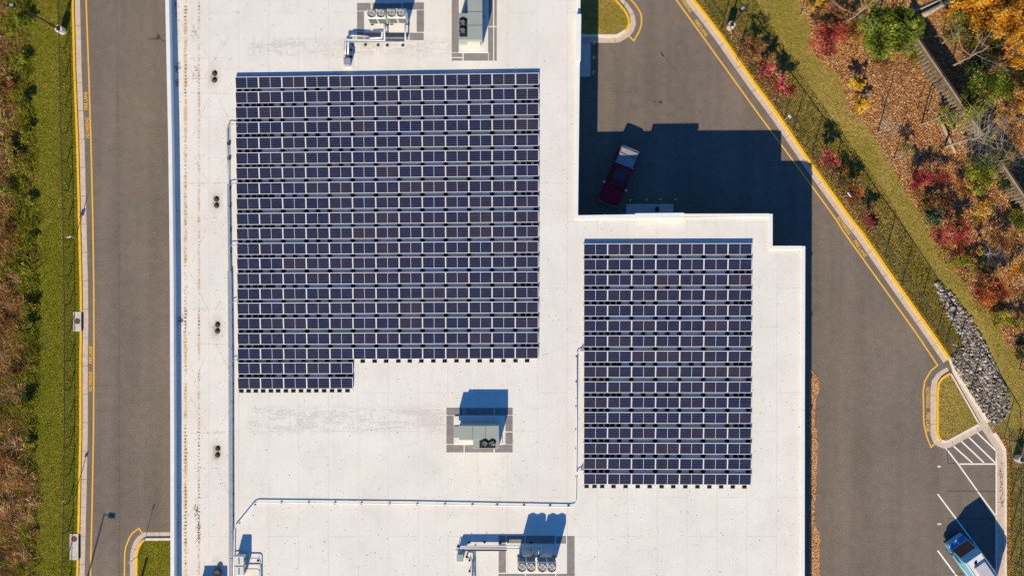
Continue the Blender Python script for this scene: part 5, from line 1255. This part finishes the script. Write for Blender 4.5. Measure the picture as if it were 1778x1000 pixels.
T('young_tree', 'thin yellow sapling between the two lower red maples', 'tree', WT, 1701, 438, 8, 9, 2.6, 'yellow', 260, 0.14, 4)
T('young_tree', 'bright yellow sapling at the woodland edge, upper of two', 'tree', WT, 1486, 147, 16, 11, 2.4, 'yellow', 900, 0.13, 6)
T('young_tree', 'bright yellow sapling at the woodland edge, lower of two', 'tree', WT, 1496, 180, 17, 14, 2.2, 'yellow', 1200, 0.13, 7)
T('young_tree', 'yellow orange tree cut by the top edge above the red maple', 'tree', WT, 1421, 4, 24, 14, 3.5, 'yellow', 1700, 0.14, 6)
T('rust_tree', 'rusty brown tree at the top edge between yellow and green crowns', 'tree', WT, 1450, 20, 34, 22, 4.0, 'rust', 1500, 0.14, 8)
T('rust_tree', 'rusty brown bush left of the large green tree', 'tree', WT, 1482, 60, 20, 28, 3.0, 'rust', 900, 0.13, 7)
T('rust_tree', 'loose golden brown tree on the right edge under the bare crown', 'tree', WT, 1766, 180, 24, 26, 4.0, 'orange', 650, 0.15, 7)
T('shrub', 'yellow shrub on the right edge below the lower maple', 'shrub', WT, 1774, 560, 10, 22, 2.2, 'olive', 600, 0.12, 6)
T('shrub', 'green shrub low on the right edge beside the lawn', 'shrub', WT, 1772, 610, 12, 14, 1.6, 'darkgreen', 600, 0.12, 6)
for (x, y, r, H, pal, lab) in ((1655, 22, 22, 4, 'orange', 'loose orange tree beside the long fallen trunks at the top'), (1765, 240, 22, 3.5, 'rust', 'brown tree at the right edge under the tangled crown'),
        (1748, 268, 20, 3.2, 'olive', 'olive bushy tree over the wall near the right edge'), (1738, 205, 20, 3.5, 'orange', 'golden brown crown above the tangled grey tree'), (1680, 160, 14, 3.2, 'lime', 'light green tuft against the middle of the slatted wall'),
        (1630, 350, 22, 2.6, 'rust', 'rusty bush between the red shrubs and the shaded clearing'), (1675, 330, 20, 2.4, 'rust', 'brown bush left of the yellow green tree'), (1740, 420, 24, 2.4, 'rust', 'brown bush right of the broad red maple'),
        (1700, 465, 18, 2.2, 'olive', 'olive scrub above the lower right maple'), (1762, 470, 18, 2.6, 'orange', 'orange shrub on the right edge above the lower maple'), (1590, 100, 16, 2.4, 'olive', 'olive tuft hanging below the large green tree'),
        (1530, 110, 20, 2.2, 'rust', 'brown scrub under the lower left of the large green tree'), (1575, 260, 14, 2.2, 'olive', 'thin olive bush right of the two grey leafless trees'), (1716, 236, 17, 4.6, 'olive', 'olive crown growing over the wall beside the tangled grey tree'), (1739, 272, 19, 4.6, 'rust', 'brown crown leaning over the lower half of the slatted wall'), (1688, 196, 20, 4.8, 'lime', 'yellow green crown hiding the middle of the slatted wall'),
        (1745, 320, 18, 3.0, 'darkgreen', 'dark green shrub against the lower end of the wall')):
    T('scrub_tree', lab, 'shrub', WT, x, y, r, r * 0.8, H, pal, int(1.6 * r * r), 0.13, 8, clump=0.5)
# kerb-side ornamentals
T('ornamental_tree', 'brown and orange half bare shrub by the kerb, first from the top', 'shrub', KS, 1311, 84, 20, 16, 3.0, 'rust', 620, 0.12, 8)
T('ornamental_tree', 'dark bare shrub beside the upper light pole shadow', 'shrub', KS, 1296, 92, 16, 12, 2.0, 'rust', 260, 0.1, 6)
T('ornamental_tree', 'coral red bush by the kerb, upper of the touching pair', 'shrub', KS, 1332, 122, 15, 14, 3.2, 'pinkred', 1100, 0.13, 7)
T('ornamental_tree', 'pink red bush by the kerb, lower of the touching pair', 'shrub', KS, 1359, 150, 19, 16, 3.2, 'pinkred', 1100, 0.13, 8)
T('ornamental_tree', 'coral red bush in mid verge beside the shadow corner', 'shrub', KS, 1437, 277, 17, 15, 3.2, 'pinkred', 900, 0.13, 7)
T('ornamental_tree', 'orange green bush by the kerb just above the edge on sign', 'shrub', KS, 1463, 318, 15, 12, 2.6, 'olive', 420, 0.12, 6)
T('ornamental_tree', 'orange red bush around the edge on sign', 'shrub', KS, 1482, 338, 15, 13, 3.0, 'redorange', 700, 0.13, 7)
T('ornamental_tree', 'crimson bush by the kerb, lowest of the row', 'shrub', KS, 1511, 382, 15, 12, 2.6, 'crimson', 900, 0.12, 7)
# meadow edge bushes
for k, (x, y, r, h, pal) in enumerate(((42, 40, 16, 1.4, 'green'), (40, 105, 13, 1.2, 'lime'), (48, 170, 12, 1.3, 'darkgreen'), (50, 225, 10, 1.2, 'green'), (22, 265, 18, 1.5, 'olive'), (52, 350, 11, 1.2, 'lime'),
        (18, 395, 13, 1.3, 'rust'), (55, 415, 9, 1.2, 'green'), (38, 470, 14, 1.3, 'lime'), (48, 535, 14, 1.5, 'olive'), (50, 572, 13, 1.7, 'green'), (30, 640, 14, 1.2, 'rust'), (47, 690, 13, 1.5, 'darkgreen'), (15, 330, 15, 1.3, 'olive'), (14, 150, 17, 1.4, 'rust'), (10, 560, 15, 1.3, 'rust'), (14, 800, 16, 1.2, 'rust'), (50, 770, 10, 1.2, 'lime'))):
    T('meadow_bush', '%s bush in the left meadow, %s bush counted from the top' % ({'green': 'green', 'lime': 'yellow green', 'darkgreen': 'dark green', 'olive': 'olive', 'rust': 'brown'}[pal], ORD[sorted([40, 105, 170, 225, 265, 350, 395, 415, 470, 535, 572, 640, 690, 330, 150, 560, 800, 770]).index(y)]), 'bush', 'bushes of the left meadow', x, y, r, r * 0.95, h, pal, int(9 * r * r), 0.12, 7, 0, 0.5, 0.5)
# bare trees: base px and height
bare('pale leafless sapling leaning toward the yellow tree at the top of the woodland', 1390, 27, 4.2, 0.05, 2, nb=4, start=0.5)
bare('long pale bare trunk reaching the top edge beside the large green tree', 1458, 48, 9.5, 0.08, 3, nb=6)
bare('short pale bare sapling at the two yellow saplings', 1490, 172, 3.0, 0.05, 2, nb=4)
bare('grey leafless tree on the lawn edge, upper of the neighbouring two', 1523, 232, 4.6, 0.07, 4, spread=0.6, nb=11, start=0.4)
bare('grey leafless tree on the lawn edge, lower of the neighbouring two', 1552, 277, 3.8, 0.06, 4, spread=0.55, nb=8, start=0.5)
bare('pale leaning bare trunk in the middle of the leaf covered clearing', 1600, 216, 6.5, 0.08, 2, nb=4, start=0.6)
bare('tall pale bare tree whose trunk crosses behind the slatted wall', 1650, 116, 9.0, 0.10, 3, nb=7, start=0.4)
bare('large grey leafless tree with a wide tangled crown on the right', 1640, 256, 10.5, 0.11, 4, spread=0.62, nb=22, start=0.62)
bare('grey leafless tree among the yellow green leaves at the right', 1712, 286, 5.5, 0.07, 3, nb=8, start=0.4)
bare('thin dark sapling standing in the clearing below the green tree', 1497, 140, 5.0, 0.035, 2, nb=4, bark='bark')
bare('thin dark sapling in the middle of the leaf covered clearing', 1594, 187, 4.2, 0.035, 2, nb=4, bark='bark')
bare('thin dark sapling next to the pale leaning trunk', 1608, 200, 5.0, 0.045, 2, nb=5, bark='bark')
bare('thin dark sapling below the large green tree', 1562, 142, 3.5, 0.03, 2, nb=3, bark='bark')
bare('brown twiggy tree between the yellow sapling and lower right maple', 1703, 442, 4.0, 0.05, 4, spread=0.6, nb=12, start=0.3)
bare('thin sapling at the right edge above the lower right maple', 1752, 498, 4.5, 0.05, 2, nb=4, bark='bark')
bare('slim bare tree at the right edge beside the lawn', 1770, 640, 4.5, 0.05, 3, nb=6, bark='bark')
bare('twiggy bare tree at the top edge above the large green tree', 1535, -6, 7.0, 0.07, 3, nb=8)
bare('bare brown tree in the dark shade behind the slatted wall', 1632, 78, 4.5, 0.06, 4, nb=10, start=0.3)
# fallen trunks
def log(label, a, b, r, mat='bark'):
    A, B = G(*a), G(*b); t = thing('fallen_log', label, 'fallen log', A, 0, 'fallen trunks on the leaf litter'); d = B - A
    m = MB(); pts = [(d.x * k / 5, d.y * k / 5, 0.12 + r + 0.03 * math.sin(k)) for k in range(6)]; m.tube(pts, [r * (1.1 - 0.06 * k) for k in range(6)], 9); m.build('trunk', M[mat], t)
    m = MB(); q = Vector(pts[3]); nrm = Vector((-d.y, d.x, 0)).normalized(); m.tube([q, q + nrm * 0.5 + d.normalized() * 0.4 + Vector((0, 0, .15))], [r * 0.3, 0.01], 4); m.build('snag', M[mat], t)
log('thick fallen trunk lying below the slatted wall', (1628, 204), (1657, 266), 0.17, 'barkw')
log('long pale fallen trunk near the top edge, upper of two', (1586, 22), (1660, -12), 0.10, 'barkw')
log('broad pinkish fallen trunk near the top edge, lower of two', (1598, 30), (1650, 2), 0.26, 'barkw')
log('thin pale fallen trunk above the shaded yellow shrub', (1648, 360), (1692, 353), 0.05, 'barkw')
log('grey fallen trunk at the right edge beside the bare crown', (1740, 214), (1800, 196), 0.13, 'barkw')
log('pale fallen trunk among the brush right of the bare crown', (1712, 290), (1778, 272), 0.08, 'barkw')
# shrubs' dead litter: loose twigs on the forest floor
def twigs():
    xy = scatter([G(x, y) for x, y in [(1400, -10)] + FOR[1:] + [(1800, -20)]], 3.0); m = MB()
    for (x, y) in xy:
        a = random.random() * 6.28; l = random.uniform(0.2, 1.0); m.tube([(x, y, 0.17), (x + math.cos(a) * l * .5, y + math.sin(a) * l * .5, 0.2 + random.random() * .1), (x + math.cos(a + .3) * l, y + math.sin(a + .3) * l, 0.16)], 0.012, 3, 0, False)
    tag(m.build('twig_litter', M['barkw']), 'loose pale twigs lying on the woodland leaf litter', 'twigs', None, 'stuff')
twigs()

# low mixed undergrowth that covers the deeper woodland
M['under'] = mat_rnd("mixed_undergrowth", [(0, (0.04, 0.05, 0.005)), (0.22, (0.16, 0.18, 0.018)), (0.42, (0.34, 0.30, 0.05)), (0.52, (0.30, 0.12, 0.03)), (0.72, (0.62, 0.28, 0.08)), (0.9, (0.85, 0.50, 0.14)), (1, (0.95, 0.74, 0.35))], 0.85, 0.25)
def under(name, label, poly_px, dens, hmax, lo, hi, leaf=0.12):
    cen = scatter([G(x, y) for x, y in poly_px], dens); V = []; R_ = []
    for (x, y) in cen:
        n = int(RNG.integers(60, 170)); r = 0.3 + RNG.random() * 0.6; hh = 0.15 + hmax * RNG.random() ** 1.6; tint = lo + RNG.random() * (hi - lo)
        a = RNG.random(n) * 6.283; d = np.sqrt(RNG.random(n)) * r
        c = np.stack([x + np.cos(a) * d, y + np.sin(a) * d, 0.14 + hh * np.sqrt(np.clip(1 - (d / r) ** 2, 0, 1)) * (0.4 + 0.6 * RNG.random(n))], 1)
        V.append(leafquads(c, leaf)); R_.append(np.clip(tint + RNG.normal(0, 0.12, n), 0, 1))
    tag(np_mesh(name, np.concatenate(V), 4, M['under'], np.concatenate(R_)), label, 'undergrowth', None, 'stuff')
under('undergrowth', 'tangled green and brown undergrowth behind the slatted wall', [(1602, -20), (1650, 40), (1700, 110), (1742, 180), (1790, 260), (1810, 330), (1830, -20)], 1.5, 1.3, 0.05, 0.75)
under('undergrowth', 'brown and orange brush below the shaded part of the wall', [(1600, 290), (1650, 330), (1700, 240), (1790, 360), (1800, 560), (1750, 560), (1690, 480), (1620, 390)], 0.7, 0.7, 0.2, 0.9)
under('undergrowth', 'rusty brush at the top of the woodland beside the red maple', [(1380, -20), (1410, 20), (1425, 90), (1480, 110), (1500, 60), (1490, -20)], 1.1, 0.8, 0.4, 0.9)
under('undergrowth', 'low green and brown plants along the woodland edge', [(1560, 300), (1600, 380), (1640, 455), (1700, 530), (1740, 560), (1790, 640), (1800, 600), (1740, 520), (1700, 470), (1640, 400), (1590, 320)], 0.9, 0.5, 0.05, 0.7)
under('undergrowth', 'dull brown brush among the coral bushes by the kerb', [(1268, 60), (1300, 68), (1350, 120), (1372, 160), (1360, 185), (1320, 140), (1280, 95)], 1.5, 0.6, 0.35, 0.8, 0.10)
under('undergrowth', 'dull brown brush among the lower bushes by the kerb', [(1420, 268), (1450, 268), (1500, 330), (1520, 370), (1500, 390), (1455, 330)], 1.3, 0.6, 0.2, 0.8, 0.10)

# slatted crib wall through the trees
HW = 2.75; P0, P1 = G(1583, 54, HW), G(1792, 362, HW); d = (P1 - P0); LN = d.length; ang = math.atan2(d.y, d.x)
t = thing('crib_wall', 'long weathered slatted wall with a pale cap running diagonally through the woodland', 'wall', (P0.x, P0.y, 0), ang)
m = MB(); m.box(0, LN, -0.02, 0.30, 0.05, HW - 0.05); m.build('fill', M['timberd'], t)
m = MB(); m.box(-0.1, LN + 0.1, -0.07, 0.09, HW - 0.05, HW + 0.05); m.build('cap_beam', M['timberc'], t)
for k in range(7):
    z = 0.15 + k * 0.38; m = MB(); m.box(0, LN, -0.16 , -0.021, z, z + 0.11); m.build('stretcher', M['timber'], t)
m = MB(); n = int(LN / 0.36)
for i in range(n):
    for k in range(7):
        if random.random() < 0.2: continue
        z = 0.13 + k * 0.38; x = 0.2 + i * 0.36 + random.uniform(-.04, .04); m.box(x, x + 0.10, -0.36 + random.uniform(-.06, .06), -0.163, z, z + 0.11)
tag(m.build('header_ends', M['timberc'], t), kind='stuff')
